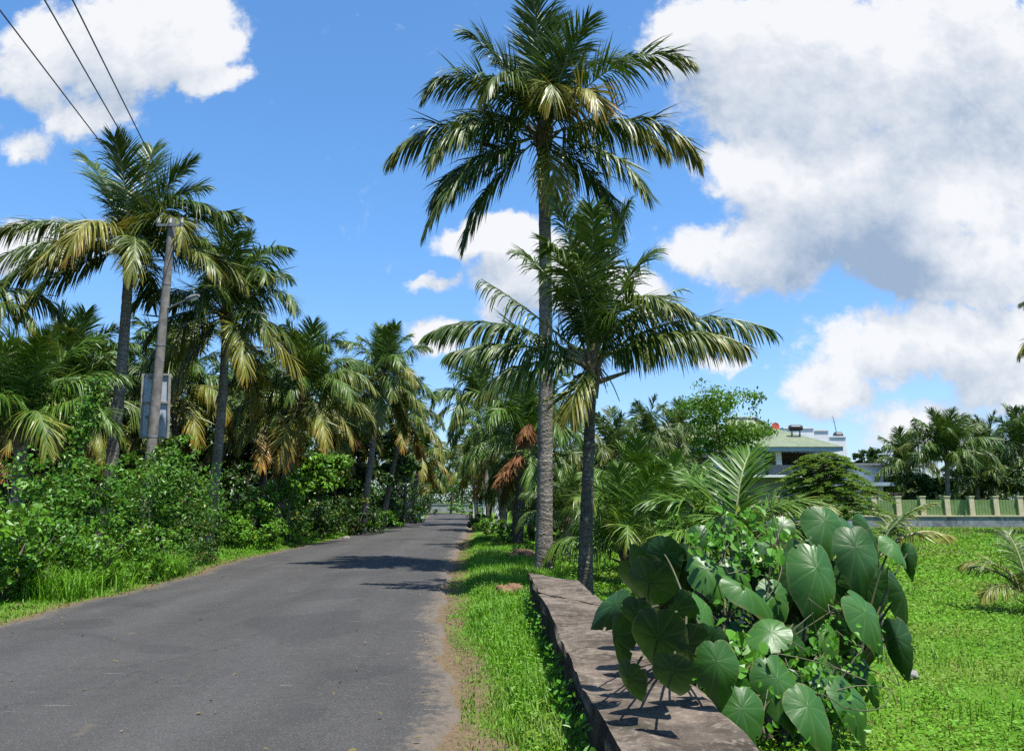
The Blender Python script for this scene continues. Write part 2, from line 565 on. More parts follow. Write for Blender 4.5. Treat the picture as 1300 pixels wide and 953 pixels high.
def bush(ells, label, mat, n, leaf, seed, name="shrub", group=None, cat="shrub", aspect=0.62, flower=0.0, per=30, stems=10, clump=0.3, floor=0.0):
    """ells in world space"""
    g = np.random.default_rng(seed + 900)
    c0 = np.array(ells[0][0], float); org = np.array([c0[0], c0[1], floor])
    loc = [(np.asarray(c, float) - org, r) for c, r in ells]
    loc = loc + [(np.array([c[0], c[1], r[2] * 0.55]), (r[0] * 0.95, r[1] * 0.95, r[2] * 0.7)) for c, r in loc if c[2] > r[2] * 1.0]
    root = empty(name, org, label, cat, group)
    mb = MB(); clumps(mb, g, loc, n, leaf, clump, per, mat=0, aspect=aspect, flower=flower, floor=0.02, low=True)
    mb.build("foliage", mat, root)
    mb = MB()
    for i in range(stems):
        c, r = loc[int(g.integers(0, len(loc)))]
        d = rand_dirs(g, 1)[0]; d[2] = abs(d[2])
        e = c + d * np.asarray(r) * 0.85
        b = np.array([c[0] + g.normal(0, 0.12) * r[0], c[1] + g.normal(0, 0.12) * r[1], -0.1])
        mb.tube([b, b * 0.45 + e * 0.55 + np.array([0, 0, 0.1]), e], [0.022, 0.014, 0.005], 5, 0)
    mb.build("stem", M_BARK, root)
    return root
# ------------------------------------------------------------------ world: sky with clouds, sun
SUN_EL = 70.0
SHADOW_DIR = np.array([-2.1, 2.0])             # where shadows fall on the ground
sv = -SHADOW_DIR / np.linalg.norm(SHADOW_DIR)
sun_vec = np.array([sv[0] * math.cos(R(SUN_EL)), sv[1] * math.cos(R(SUN_EL)), math.sin(R(SUN_EL))])
sd = bpy.data.lights.new("sun", 'SUN'); sd.energy = 5.0; sd.angle = R(0.53); sd.color = (1.0, 0.965, 0.90)
sun = bpy.data.objects.new("sun", sd); COL.objects.link(sun)
sun.rotation_euler = Vector(sun_vec).to_track_quat('Z', 'Y').to_euler()
sun.location = (10, -5, 40)

world = bpy.data.worlds.new("World"); scene.world = world; world.use_nodes = True
wt = NT(world.node_tree)
bg = world.node_tree.nodes['Background']
BGS = 0.078
bg.inputs['Strength'].default_value = BGS
sky = wt.n('ShaderNodeTexSky', sky_type='NISHITA')
sky.sun_disc = False
sky.sun_elevation = R(SUN_EL)
sky.sun_rotation = math.atan2(sun_vec[0], sun_vec[1])
sky.air_density = 1.0; sky.dust_density = 0.9; sky.ozone_density = 3.0; sky.altitude = 20
tc = wt.n('ShaderNodeTexCoord')
dv = wt.vmath('NORMALIZE', tc.outputs['Generated'])
sp_ = wt.n('ShaderNodeSeparateXYZ'); wt.link(dv, sp_.inputs[0])
ay = wt.math('MAXIMUM', wt.math('ABSOLUTE', sp_.outputs[1]), 0.12)
cb = wt.n('ShaderNodeCombineXYZ')
wt.link(wt.math('DIVIDE', sp_.outputs[0], ay), cb.inputs[0])
wt.link(wt.math('DIVIDE', sp_.outputs[2], ay), cb.inputs[1])
P0 = cb.outputs[0]


def spx(px, py):
    d = ray(px, py); return (d[0] / d[1], d[2] / d[1])


CLOUDS = [  # picture place, half sizes, weight
    (235, 45, 95, 70, 1.1), (150, 60, 120, 80, 1.0), (55, 70, 80, 75, 1.0), (265, 90, 60, 45, .9), (120, 135, 75, 50, .75), (50, 175, 60, 40, .5),
    (35, 312, 115, 50, .95),
    (650, 305, 80, 45, .95), (690, 345, 110, 65, 1.0), (610, 318, 75, 30, .9), (545, 360, 48, 13, .55), (545, 430, 55, 32, .85), (800, 360, 60, 40, .8), (640, 380, 60, 40, .6),
    (900, 45, 110, 80, 1.0), (1050, 90, 220, 150, 1.15), (1240, 130, 170, 230, 1.2), (960, 215, 85, 75, 1.05), (1080, 250, 190, 110, 1.15),
    (985, 320, 130, 65, .95), (1190, 330, 170, 70, 1.05), (1235, 245, 90, 70, 1.0), (885, 310, 45, 50, .75),
    (1110, 450, 110, 70, .8), (1220, 430, 140, 75, .9), (1060, 495, 80, 40, .8), (1280, 500, 80, 50, .8), (925, 455, 55, 18, .55), (975, 468, 22, 10, .5),
    (1180, 540, 120, 40, .62),
]
DARKS = [(1060, 345, 190, 42, .9), (1240, 352, 140, 34, 1.0), (950, 345, 90, 40, .5), (1120, 180, 150, 80, .45), (1270, 120, 70, 110, .6), (900, 120, 70, 40, .4),
         (1130, 290, 80, 60, .45), (1210, 490, 110, 30, .5), (120, 130, 90, 40, .45), (60, 330, 90, 30, .4), (690, 395, 70, 25, .3), (1190, 560, 200, 40, .45)]
BRIGHT = [(955, 215, 90, 55, .5), (1240, 245, 80, 50, .6), (240, 50, 80, 50, .3), (650, 300, 60, 35, .3), (1000, 25, 150, 40, .3), (1150, 400, 150, 28, .35)]


def blobs(t, P, lst, soft=1.0, union=True):
    acc = None
    for (px, py, rx, ry, w) in lst:
        c = spx(px, py)
        d = t.vmath('SUBTRACT', P, (c[0], c[1], 0))
        d = t.vmath('MULTIPLY', d, (1000.0 / rx, 1000.0 / ry, 0))
        l = t.vmath('LENGTH', d)
        f = t.smooth(l, 1.45, 0.2, 0.0, w)
        if acc is None: acc = f
        elif union: acc = t.math('SMOOTH_MAX', acc, f, 0.18)
        else: acc = t.math('ADD', acc, f)
    return acc


grp = bpy.data.node_groups.new("cloud_density", 'ShaderNodeTree')
grp.interface.new_socket("P", in_out='INPUT', socket_type='NodeSocketVector')
grp.interface.new_socket("D", in_out='OUTPUT', socket_type='NodeSocketFloat')
gt = NT(grp)
gi = gt.n('NodeGroupInput'); go = gt.n('NodeGroupOutput')
w1 = gt.noise(gi.outputs[0], 7.0, 5.0, 0.6)
wv = gt.vmath('SCALE', gt.vmath('SUBTRACT', w1.outputs['Color'], (0.5, 0.5, 0.5)), scale=0.11)
PW = gt.vmath('ADD', gi.outputs[0], wv)
bl = blobs(gt, PW, CLOUDS)
fb = gt.noise(gi.outputs[0], 9.0, 8.0, 0.62, 0.3).outputs[0]
fb2 = gt.noise(gi.outputs[0], 27.0, 9.0, 0.66, 0.35).outputs[0]
dd = gt.math('ADD', bl, gt.math('MULTIPLY_ADD', fb, 1.0, -0.5))
dd = gt.math('ADD', dd, gt.math('MULTIPLY_ADD', fb2, 0.75, -0.375))
gt.link(dd, go.inputs[0])


def dens(P):
    nd = wt.n('ShaderNodeGroup'); nd.node_tree = grp
    wt.link(P, nd.inputs[0]); return nd.outputs[0]


D0 = dens(P0)
D1 = dens(wt.vmath('ADD', P0, (0.022, 0.05, 0.0)))
alpha = wt.smooth(D0, 0.25, 0.62)
relief = wt.math('SUBTRACT', D1, D0)
dk = blobs(wt, P0, DARKS, union=False)
bt = blobs(wt, P0, BRIGHT, union=False)
low = wt.noise(P0, 4.5, 6.0, 0.6).outputs[0]
sh = wt.math('MULTIPLY_ADD', relief, 0.9, 0.16)
sh = wt.math('ADD', sh, wt.math('MULTIPLY', wt.math('MULTIPLY', dk, wt.math('MULTIPLY_ADD', low, 1.7, -0.25)), 0.55))
sh = wt.math('SUBTRACT', sh, wt.math('MULTIPLY', bt, 0.55))
sh = wt.math('ADD', sh, wt.math('MULTIPLY_ADD', low, 1.5, -0.69))
sh = wt.math('ADD', sh, wt.math('MULTIPLY', wt.smooth(D0, 0.7, 1.3), 0.22), clamp=True)
K = 1.0 / (BGS * 2.14)
ccol = wt.mix(sh, tuple(c * K for c in (0.95, 0.96, 0.98)), tuple(c * K for c in (0.35, 0.46, 0.62)))
hs = wt.n('ShaderNodeHueSaturation'); hs.inputs['Saturation'].default_value = 1.05; hs.inputs['Value'].default_value = 1.0
wt.link(sky.outputs[0], hs.inputs['Color'])
skyc = wt.mix(1.0, hs.outputs[0], wt.mix(wt.smooth(sp_.outputs[2], 0.02, 0.4), (0.92, 1.06, 1.30), (0.86, 1.22, 1.44)), 'MULTIPLY')
up = wt.math('MULTIPLY', wt.smooth(sp_.outputs[2], -0.02, 0.08), wt.smooth(sp_.outputs[1], 0.0, 0.15))
skc = wt.mix(wt.math('MULTIPLY', wt.math('MULTIPLY', alpha, 0.96), up), skyc, ccol)
wt.link(skc, bg.inputs['Color'])

scene.view_settings.view_transform = 'Standard'
scene.view_settings.look = 'None'
scene.view_settings.exposure = 1.1
scene.view_settings.gamma = 1.0
scene.render.engine = 'CYCLES'
cy = scene.cycles
cy.max_bounces = 5; cy.diffuse_bounces = 2; cy.glossy_bounces = 2; cy.transmission_bounces = 4; cy.transparent_max_bounces = 6
cy.sample_clamp_indirect = 6.0
cy.caustics_reflective = False; cy.caustics_refractive = False
cy.use_denoising = False

# ------------------------------------------------------------------ road and ground
LPX = [(0, 793), (100, 766), (200, 743), (255, 728), (290, 714), (340, 703), (400, 690), (450, 679), (500, 667), (540, 657), (550, 652.5)]
RPX = [(578, 862), (567, 830), (558, 790), (566, 745), (575, 715), (585, 692), (595, 672), (600, 660), (600, 652.5)]
LP = np.array([(-4.2, -14), (-4.6, -4), (-5.1, 3)] + [tuple(gnd(*p)[:2]) for p in LPX])
RP = np.array([(0.15, -14), (-0.05, -4), (-0.25, 3)] + [tuple(gnd(*p)[:2]) for p in RPX])


def bend(y):
    return -0.035 * np.clip(np.asarray(y, float) - 84.0, 0, None) ** 1.7


def wig(y, ph):
    y = np.asarray(y, float)
    return 0.05 * np.sin(y * 2.1 + ph) + 0.035 * np.sin(y * 5.3 + ph * 2) + 0.02 * np.sin(y * 11.7 + ph * 3)


def xl(y): return np.interp(np.minimum(y, 86), LP[:, 1], LP[:, 0]) + bend(y)
def xr(y): return np.interp(np.minimum(y, 86), RP[:, 1], RP[:, 0]) + bend(y)


FIELD = -0.16


def sm(x, a, b):
    t = np.clip((x - a) / (b - a), 0, 1); return t * t * (3 - 2 * t)


MOUNDS = []
for (px, py, w, h) in [(646, 757, 0.2, 0.17), (664, 713, 0.36, 0.16), (640, 712, 0.75, 0.12), (612, 690, 1.0, 0.1)]:
    c = gnd(px, py); MOUNDS.append((c[0], c[1], w, h))


def gz(x, y):
    x = np.asarray(x, float); y = np.asarray(y, float)
    r = x - xr(y); l = xl(y) - x
    z = np.full(np.broadcast(x, y).shape, -0.03)
    z = z + 0.05 * sm(r, 0.15, 0.6) * (r > 0)
    z = z + (FIELD - 0.02) * sm(r, 1.15 + 0.02 * np.clip(y, 0, 60), 2.8 + 0.03 * np.clip(y, 0, 60))
    z = z + 0.06 * sm(l, 0.1, 1.0) - 0.1 * sm(l, 2.0, 6.0)
    off = (r > 0.15) | (l > 0.15)
    z = z + off * (0.02 * np.sin(x * 1.7 + y * 0.9) * np.sin(y * 1.3) + 0.012 * np.sin(x * 5.1) * np.cos(y * 4.3))
    for (mx, my, w, h) in MOUNDS[2:]:
        z = z + h * np.exp(-((x - mx) ** 2 + ((y - my) / 1.6) ** 2) / (w * w))
    return z


ys = np.concatenate([np.arange(-10, 2, 1.0), np.arange(2, 14, 0.14), np.arange(14, 34, 0.35), np.arange(34, 70, 1.0), np.arange(70, 130, 2.5), [150, 180, 230, 300, 420, 600, 900, 1400, 2200]])
offs = np.concatenate([np.arange(0, 1.0, 0.1), np.arange(1.0, 3.0, 0.2), np.arange(3, 8, 0.5), np.arange(8, 30, 2.0), [34, 45, 60, 90, 140, 220, 400, 800, 1600]])
cols_l = -offs[::-1]
rows = []
edge_a = []
for y in ys:
    a, b = float(xl(y)), float(xr(y))
    wl, wr = float(wig(y, 0.3)), float(wig(y, 1.9))
    x = np.concatenate([a + cols_l, np.linspace(a, b, 8)[1:-1], b + offs])
    e = np.concatenate([-cols_l + wl, np.full(6, -0.5), offs + wr])
    if y < 14: x = x + rng.normal(0, 0.012, len(x))
    rows.append(np.stack([x, np.full(len(x), y), gz(x, np.full(len(x), y))], -1)); edge_a.append(e)
G = np.stack(rows); ny, nx = G.shape[:2]
side = np.concatenate([np.zeros(len(offs)), np.full(6, 0.5), np.ones(len(offs))])
idx = np.arange(ny * nx).reshape(ny, nx)
F = np.stack([idx[:-1, :-1], idx[:-1, 1:], idx[1:, 1:], idx[1:, :-1]], -1).reshape(-1, 4)
mb = MB(); mb.add(G.reshape(-1, 3), F, 0, u=np.concatenate(edge_a), v=np.tile(side, ny))

mg, t, bs, out = new_mat("grass_ground")
geo = t.n('ShaderNodeNewGeometry'); pos = geo.outputs['Position']
e = t.attr('pu'); sd_ = t.attr('pv')
n1 = t.noise(pos, 0.6, 4.0, 0.6).outputs[0]
n2 = t.noise(pos, 4.0, 4.0, 0.65).outputs[0]
n3 = t.noise(pos, 26.0, 3.0, 0.7).outputs[0]
grass = t.mix(t.math('MULTIPLY_ADD', n3, 1.6, -0.3, clamp=True), (0.03, 0.085, 0.006), (0.075, 0.17, 0.010))
grass = t.mix(t.smooth(n1, 0.4, 0.62), grass, (0.085, 0.15, 0.018))
soil = t.mix(t.math('MULTIPLY_ADD', n3, 1.5, -0.25, clamp=True), (0.055, 0.038, 0.022), (0.17, 0.125, 0.075))
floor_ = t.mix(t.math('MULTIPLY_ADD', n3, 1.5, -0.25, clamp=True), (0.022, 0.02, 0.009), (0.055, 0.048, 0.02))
ed = t.math('ADD', e, t.math('MULTIPLY_ADD', n2, 0.9, -0.45))
sandm = t.smooth(ed, 0.42, 0.1)
patch = t.math('MULTIPLY', t.smooth(n2, 0.56, 0.68), t.smooth(e, 2.6, 0.6))
c = t.mix(t.math('MAXIMUM', sandm, t.math('MULTIPLY', patch, 0.8)), grass, soil)
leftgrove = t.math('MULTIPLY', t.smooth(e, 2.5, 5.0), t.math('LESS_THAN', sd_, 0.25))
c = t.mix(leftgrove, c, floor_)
t.setin(bs.inputs['Base Color'], c)
bs.inputs['Roughness'].default_value = 0.95; bs.inputs['Specular IOR Level'].default_value = 0.1
b = t.n('ShaderNodeBump'); b.inputs['Strength'].default_value = 0.9; b.inputs['Distance'].default_value = 0.04
t.link(t.math('ADD', n3, n2), b.inputs['Height']); t.link(b.outputs[0], bs.inputs['Normal'])
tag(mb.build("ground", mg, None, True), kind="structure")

# road sheet, broken edges
ry = np.concatenate([np.arange(-10, 2, 0.6), np.arange(2, 30, 0.12), np.arange(30, 80, 0.6), np.arange(80, 112, 1.0)])
rows, ev = [], []
for y in ry:
    a, b_ = float(xl(y)) + float(wig(y, 0.3)) + rng.normal(0, 0.012), float(xr(y)) + float(wig(y, 1.9)) + rng.normal(0, 0.012)
    q = np.concatenate([[0, 0.012, 0.05], np.linspace(0.12, 0.88, 9), [0.95, 0.988, 1]])
    x = a + (b_ - a) * q
    z = 0.012 + 0.035 * (1 - (2 * q - 1) ** 2); z[0] = z[-1] = -0.06
    rows.append(np.stack([x, np.full(len(x), y), z], -1)); ev.append(np.minimum(q, 1 - q) * (b_ - a))
G = np.stack(rows); ny, nx = G.shape[:2]
idx = np.arange(ny * nx).reshape(ny, nx)
F = np.stack([idx[:-1, :-1], idx[:-1, 1:], idx[1:, 1:], idx[1:, :-1]], -1).reshape(-1, 4)
mb = MB(); mb.add(G.reshape(-1, 3), F, 0, u=np.concatenate(ev), v=np.tile(q, ny))
ma, t, bs, out = new_mat("asphalt")
geo = t.n('ShaderNodeNewGeometry'); pos = geo.outputs['Position']
mp = t.n('ShaderNodeMapping'); mp.inputs['Scale'].default_value = (1.0, 0.16, 1.0); mp.inputs['Rotation'].default_value = (0, 0, 0.05)
t.link(pos, mp.inputs[0])
st = t.noise(mp.outputs[0], 2.4, 5.0, 0.6).outputs[0]
big = t.noise(pos, 0.5, 3.0, 0.55).outputs[0]
spk = t.noise(pos, 85.0, 2.0, 0.8).outputs[0]
med = t.noise(pos, 13.0, 4.0, 0.7).outputs[0]
v_ = t.math('ADD', t.math('MULTIPLY_ADD', st, 0.5, -0.25), t.math('MULTIPLY_ADD', big, 0.5, -0.25))
v_ = t.math('ADD', v_, t.math('MULTIPLY_ADD', spk, 2.0, -1.0))
v_ = t.math('ADD', v_, t.math('MULTIPLY_ADD', med, 0.5, -0.25))
c = t.mix(t.math('ADD', v_, 0.5, clamp=True), (0.014, 0.0135, 0.013), (0.068, 0.0645, 0.0605))
vor = t.n('ShaderNodeTexVoronoi', feature='F1'); vor.inputs['Scale'].default_value = 60.0; t.link(pos, vor.inputs['Vector'])
peb = t.math('MULTIPLY', t.math('LESS_THAN', vor.outputs['Distance'], 0.22), t.smooth(t.noise(pos, 40.0, 1.0).outputs[0], 0.55, 0.6))
trk = t.attr('pv')
wheel = t.math('ADD', t.smooth(t.math('ABSOLUTE', t.math('SUBTRACT', trk, 0.3)), 0.1, 0.0), t.smooth(t.math('ABSOLUTE', t.math('SUBTRACT', trk, 0.68)), 0.1, 0.0))
c = t.mix(t.math('MULTIPLY', wheel, 0.16), c, (0.085, 0.082, 0.08))
pat = t.smooth(t.noise(pos, 0.33, 2.0, 0.4, 1.2).outputs[0], 0.60, 0.625)
c = t.mix(t.math('MULTIPLY', pat, 0.3), c, (0.018, 0.018, 0.0185))
c = t.mix(t.math('MULTIPLY', peb, 0.6), c, (0.17, 0.165, 0.15))
mp2 = t.n('ShaderNodeMapping'); mp2.inputs['Scale'].default_value = (1.0, 6.0, 1.0); t.link(pos, mp2.inputs[0])
scr = t.math('MULTIPLY', t.smooth(t.noise(mp2.outputs[0], 1.4, 3.0, 0.5).outputs[0], 0.69, 0.73), t.smooth(spk, 0.4, 0.6))
c = t.mix(t.math('MULTIPLY', scr, 0.55), c, (0.17, 0.165, 0.155))
eu = t.attr('pu')
dust = t.math('MULTIPLY', t.smooth(t.math('ADD', eu, t.math('MULTIPLY_ADD', med, 0.9, -0.45)), 0.3, 0.0), 0.6)
c = t.mix(dust, c, (0.15, 0.118, 0.085))
spots = t.smooth(t.noise(pos, 1.7, 3.0, 0.5).outputs[0], 0.70, 0.76)
c = t.mix(t.math('MULTIPLY', spots, 0.35), c, (0.13, 0.1, 0.06))
# fine crack
cr = t.n('ShaderNodeTexVoronoi', feature='DISTANCE_TO_EDGE'); cr.inputs['Scale'].default_value = 0.55
wv_ = t.vmath('ADD', pos, t.vmath('SCALE', t.noise(pos, 2.0, 4.0, 0.6).outputs['Color'], scale=0.7)); t.link(wv_, cr.inputs['Vector'])
crk = t.math('MULTIPLY', t.math('LESS_THAN', cr.outputs['Distance'], 0.006), t.smooth(big, 0.5, 0.6))
c = t.mix(t.math('MULTIPLY', crk, 0.6), c, (0.02, 0.02, 0.02))
t.setin(bs.inputs['Base Color'], c)
bs.inputs['Roughness'].default_value = 0.85; bs.inputs['Specular IOR Level'].default_value = 0.25
b = t.n('ShaderNodeBump'); b.inputs['Strength'].default_value = 0.7; b.inputs['Distance'].default_value = 0.012
t.link(t.math('ADD', spk, med), b.inputs['Height']); t.link(b.outputs[0], bs.inputs['Normal'])
tag(mb.build("road", ma, None, True), kind="structure")

# ------------------------------------------------------------------ leaf colours
L_BUSH = leaf_material("bush_leaf", (0.016, 0.062, 0.004), (0.078, 0.20, 0.011), tfac=0.18, rough=0.42)
L_BUSH_PALE = leaf_material("bright_bush_leaf", (0.034, 0.105, 0.005), (0.115, 0.26, 0.015), tfac=0.2, rough=0.42)
L_LANT = leaf_material("flowering_bush_leaf", (0.018, 0.055, 0.006), (0.065, 0.145, 0.016), tfac=0.15, rough=0.5, flower=(0.55, 0.2, 0.12))
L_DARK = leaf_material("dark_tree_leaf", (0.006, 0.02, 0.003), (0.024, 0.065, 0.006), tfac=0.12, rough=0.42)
L_MID = leaf_material("mid_tree_leaf", (0.014, 0.048, 0.004), (0.06, 0.155, 0.012), tfac=0.18, rough=0.4)
L_FEATH = leaf_material("feathery_leaf", (0.045, 0.105, 0.012), (0.11, 0.21, 0.03), tfac=0.3, rough=0.5, spec=0.2)
L_FIELD = leaf_material("field_leaf", (0.05, 0.15, 0.004), (0.12, 0.285, 0.010), tfac=0.22, rough=0.55, spec=0.2, patch=0.45, dry=(0.13, 0.17, 0.025))
L_GRASS = leaf_material("grass_blade", (0.05, 0.145, 0.004), (0.12, 0.275, 0.012), trans=(0.15, 0.38, 0.02), tfac=0.25, rough=0.5, spec=0.25, patch=0.9, dry=(0.14, 0.17, 0.03))
L_DRY = leaf_material("dry_grass_blade", (0.10, 0.085, 0.03), (0.21, 0.17, 0.07), trans=(0.3, 0.25, 0.08), tfac=0.25, rough=0.7, spec=0.1)
L_AIRY = leaf_material("airy_tree_leaf", (0.028, 0.085, 0.005), (0.085, 0.205, 0.014), tfac=0.28, rough=0.42)
L_VINE = leaf_material("vine_leaf", (0.03, 0.11, 0.005), (0.085, 0.23, 0.016), trans=(0.2, 0.45, 0.03), tfac=0.25, rough=0.4)


def blades(mb, g, x, y, z, h, w, bend_=0.6, mat=0, dirs=None):
    k = len(x)
    a = g.uniform(0, 2 * np.pi, k) if dirs is None else dirs
    lean = np.stack([np.cos(a), np.sin(a), np.zeros(k)], -1)
    S = np.stack([-np.sin(a), np.cos(a), np.zeros(k)], -1)
    b0 = np.stack([x, y, z - 0.01], -1)
    bd = (bend_ * g.uniform(0.2, 1.2, k) * h)[:, None]
    p1 = b0 + np.array([0, 0, 1.0]) * (h * 0.55)[:, None] + lean * bd * 0.3
    p2 = b0 + np.array([0, 0, 1.0]) * (h * 0.92)[:, None] + lean * bd
    ww = (w * 0.5)[:, None]
    V = np.stack([b0 - S * ww, b0 + S * ww, p1 + S * ww * 0.8, p1 - S * ww * 0.8, p2], 1).reshape(-1, 3)
    base = (np.arange(k) * 5)[:, None]
    rn = np.repeat(np.clip(g.normal(0.5, 0.22, k), 0, 1), 5)
    n0 = mb.n
    mb.add(V, base + np.array([[0, 1, 2, 3]]), mat, r=rn)
    mb.f.append(base + np.array([[3, 2, 4]]) + n0); mb.m.append(np.full(k, mat, int))


def vnoise(x, y, f, ph=0.0):
    return (np.sin(x * f + 1.3 * np.sin(y * f * 0.7 + ph)) * np.cos(y * f * 0.9 + 1.1 * np.sin(x * f * 0.8 - ph)) + 1) * 0.5


WALL = dict(fl=at(672, 727, 10.6), y0=1.6)
WX0, WX1, WFAR_L, WFAR_R, WTOP = 0.22, 0.74, 10.6, 9.45, 0.45
def wall_xl(y): return np.interp(y, [1.6, 4.36, 10.6], [0.44, 0.38, 0.22])
def wall_xr(y): return wall_xl(y) + 0.52

g = np.random.default_rng(5)
# right verge grass, long beside the wall and shorter at the road
mb = MB()
N = 52000
y = 2.2 + (g.random(N) ** 1.5) * 26; r = g.random(N)
wmax = np.where(y < 10.6, wall_xl(y) - xr(y) + 0.03, 2.2)
x = xr(y) + 0.05 + r * (wmax - 0.05)
dist = x - xr(y)
keep = (g.random(N) < np.clip(sm(dist + 0.9 * (vnoise(x, y, 3.1) - 0.45), 0.0, 0.4), 0.12, 1)) & (vnoise(x, y, 2.3, 1.0) + 0.35 * g.random(N) > 0.17)
for (mx, my, w_, h_) in MOUNDS[:2]:
    keep &= ((x - mx) ** 2 + (y - my) ** 2 > (w_ * 1.15) ** 2)
x, y, dist = x[keep], y[keep], dist[keep]
tall = sm(dist, 0.2, 0.6) * (0.55 + 0.6 * vnoise(x, y, 2.7, 2.0))
h = (0.035 + 0.13 * tall) * g.uniform(0.6, 1.25, len(x))
w = np.where(y < 9, 0.008, 0.013) * g.uniform(0.7, 1.3, len(x))
blades(mb, g, x, y, gz(x, y), h, w)
# broad weed leaves among the verge grass
k = 5000
y = 2.2 + (g.random(k) ** 1.3) * 12; x = xr(y) + 0.4 + g.random(k) * np.maximum(0.1, np.where(y < 10.6, wall_xl(y) - xr(y), 1.7) - 0.42)
P = np.stack([x, y, gz(x, y) + g.uniform(0.01, 0.13, k)], -1)
D = rand_dirs(g, k); D[:, 2] = np.abs(D[:, 2]) * 0.5
leaves(mb, P, D, norm(rand_dirs(g, k) * 0.5 + np.array([0, 0, 1.0])), g.uniform(0.02, 0.045, k), g.uniform(0.012, 0.022, k), g.random(k))
tag(mb.build("verge_grass", L_GRASS), "lush green grass on the verge between road and low wall", "grass", kind="stuff")
# dry tufts
mb = MB(); k = 5000
y = 2.2 + (g.random(k) ** 1.4) * 24; x = xr(y) + g.normal(0.28, 0.16, k)
kk = x > xr(y) + 0.04; x, y = x[kk], y[kk]
blades(mb, g, x, y, gz(x, y), g.uniform(0.02, 0.06, len(x)), g.uniform(0.005, 0.01, len(x)), 1.2)
k = 2600; y = 8 + (g.random(k) ** 1.3) * 22; x = xl(y) - np.abs(g.normal(0.22, 0.2, k)) - 0.04
blades(mb, g, x, y, gz(x, y), g.uniform(0.02, 0.07, k), g.uniform(0.007, 0.014, k), 1.2)
tag(mb.build("dry_grass", L_DRY), "thin straw coloured grass along the sandy road edges", "grass", kind="stuff")

# left verge grass
mb = MB(); N = 42000
y = 5 + (g.random(N) ** 1.25) * 60; dl = np.abs(g.normal(0, 1.1, N)) + 0.12
x = xl(y) - dl
kk = g.random(N) < np.clip(sm(dl + 0.4 * (vnoise(x, y, 2.9) - 0.5), 0.1, 0.5), 0.05, 1)
x, y, dl = x[kk], y[kk], dl[kk]
h = (0.05 + 0.15 * sm(dl, 0.3, 1.2) * vnoise(x, y, 1.9, 3.0)) * g.uniform(0.6, 1.3, len(x))
blades(mb, g, x, y, gz(x, y), h, np.clip(0.0011 * y, 0.012, 0.05) * g.uniform(0.7, 1.3, len(x)))
tag(mb.build("roadside_grass", L_GRASS), "short green grass along the left road edge", "grass", kind="stuff")

# field ground cover: small leaves and grass
mb = MB()
N = 115000
q = g.random(N)
y = 3.0 + 34 * q ** 1.9
x = xr(y) + 1.0 + g.random(N) ** 0.9 * (0.75 * y + 2.5)
kk = ~((x < wall_xr(y) + 0.04) & (y < 11)) & (vnoise(x, y, 1.7, .5) + 0.5 * g.random(N) > 0.16)
far_thin = sm(y, 3.0, 6.0)
x, y = x[kk], y[kk]; k = len(x)
z = gz(x, y)
soilp = (np.hypot(x - 4.3, (y - 6.6) * 1.6) < 0.75)
kk = ~(soilp & (g.random(k) < 0.75)); x, y, z = x[kk], y[kk], z[kk]; k = len(x)
size = np.clip(0.0042 * y, 0.032, 0.11) * g.uniform(0.6, 1.2, k)
P = np.stack([x, y, z + g.uniform(0.0, 0.07, k) * (0.4 + vnoise(x, y, 2.2)) ], -1)
D = rand_dirs(g, k); D[:, 2] = g.normal(0.1, 0.25, k)
leaves(mb, P, D, norm(rand_dirs(g, k) * 0.55 + np.array([0, 0, 1.0])), size, size * 0.75, np.clip(g.normal(0.5, 0.2, k), 0, 1))
N = 50000
y = 3.5 + 44 * g.random(N) ** 1.5
x = xr(y) + 1.1 + g.random(N) * (0.75 * y + 2.5)
kk = ~((x < wall_xr(y) + 0.04) & (y < 11)); x, y = x[kk], y[kk]
blades(mb, g, x, y, gz(x, y), (0.05 + 0.11 * vnoise(x, y, 0.8, 4.0) * sm(y, 8, 25)) * g.uniform(0.6, 1.3, len(x)), np.clip(0.0014 * y, 0.01, 0.06) * g.uniform(0.7, 1.3, len(x)))
tag(mb.build("field_weeds", L_FIELD), "bright green low leafy weeds covering the open field", "ground cover", kind="stuff")

# ------------------------------------------------------------------ parapet wall
mw, t, bs, out = new_mat("weathered_concrete")
geo = t.n('ShaderNodeNewGeometry'); pos = geo.outputs['Position']
mp = t.n('ShaderNodeMapping'); mp.inputs['Scale'].default_value = (1.0, 1.35, 1.0); mp.inputs['Rotation'].default_value = (0, 0, 0.5); t.link(pos, mp.inputs[0])
a1 = t.noise(mp.outputs[0], 3.2, 6.0, 0.65, 0.4).outputs[0]
a2 = t.noise(pos, 22.0, 5.0, 0.7).outputs[0]
a3 = t.noise(pos, 1.6, 3.0, 0.5).outputs[0]
c = t.mix(t.smooth(a1, 0.32, 0.66), (0.035, 0.028, 0.021), (0.14, 0.112, 0.088))
c = t.mix(t.math('MULTIPLY', t.smooth(a2, 0.5, 0.68), 0.55), c, (0.24, 0.21, 0.175))
c = t.mix(t.math('MULTIPLY', t.smooth(a2, 0.46, 0.3), 0.6), c, (0.035, 0.028, 0.022))
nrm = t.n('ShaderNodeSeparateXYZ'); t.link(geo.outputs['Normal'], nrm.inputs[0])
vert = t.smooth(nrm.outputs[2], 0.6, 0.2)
side_shade = t.mix(t.smooth(a1, 0.4, 0.65), (0.018, 0.014, 0.011), (0.07, 0.052, 0.038))  # upright faces painted darker: their shade put into the colour, mottled
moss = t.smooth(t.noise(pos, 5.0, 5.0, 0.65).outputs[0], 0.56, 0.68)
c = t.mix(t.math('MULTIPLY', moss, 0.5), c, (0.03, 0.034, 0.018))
stain = t.smooth(t.noise(pos, 2.3, 4.0, 0.6).outputs[0], 0.5, 0.62)
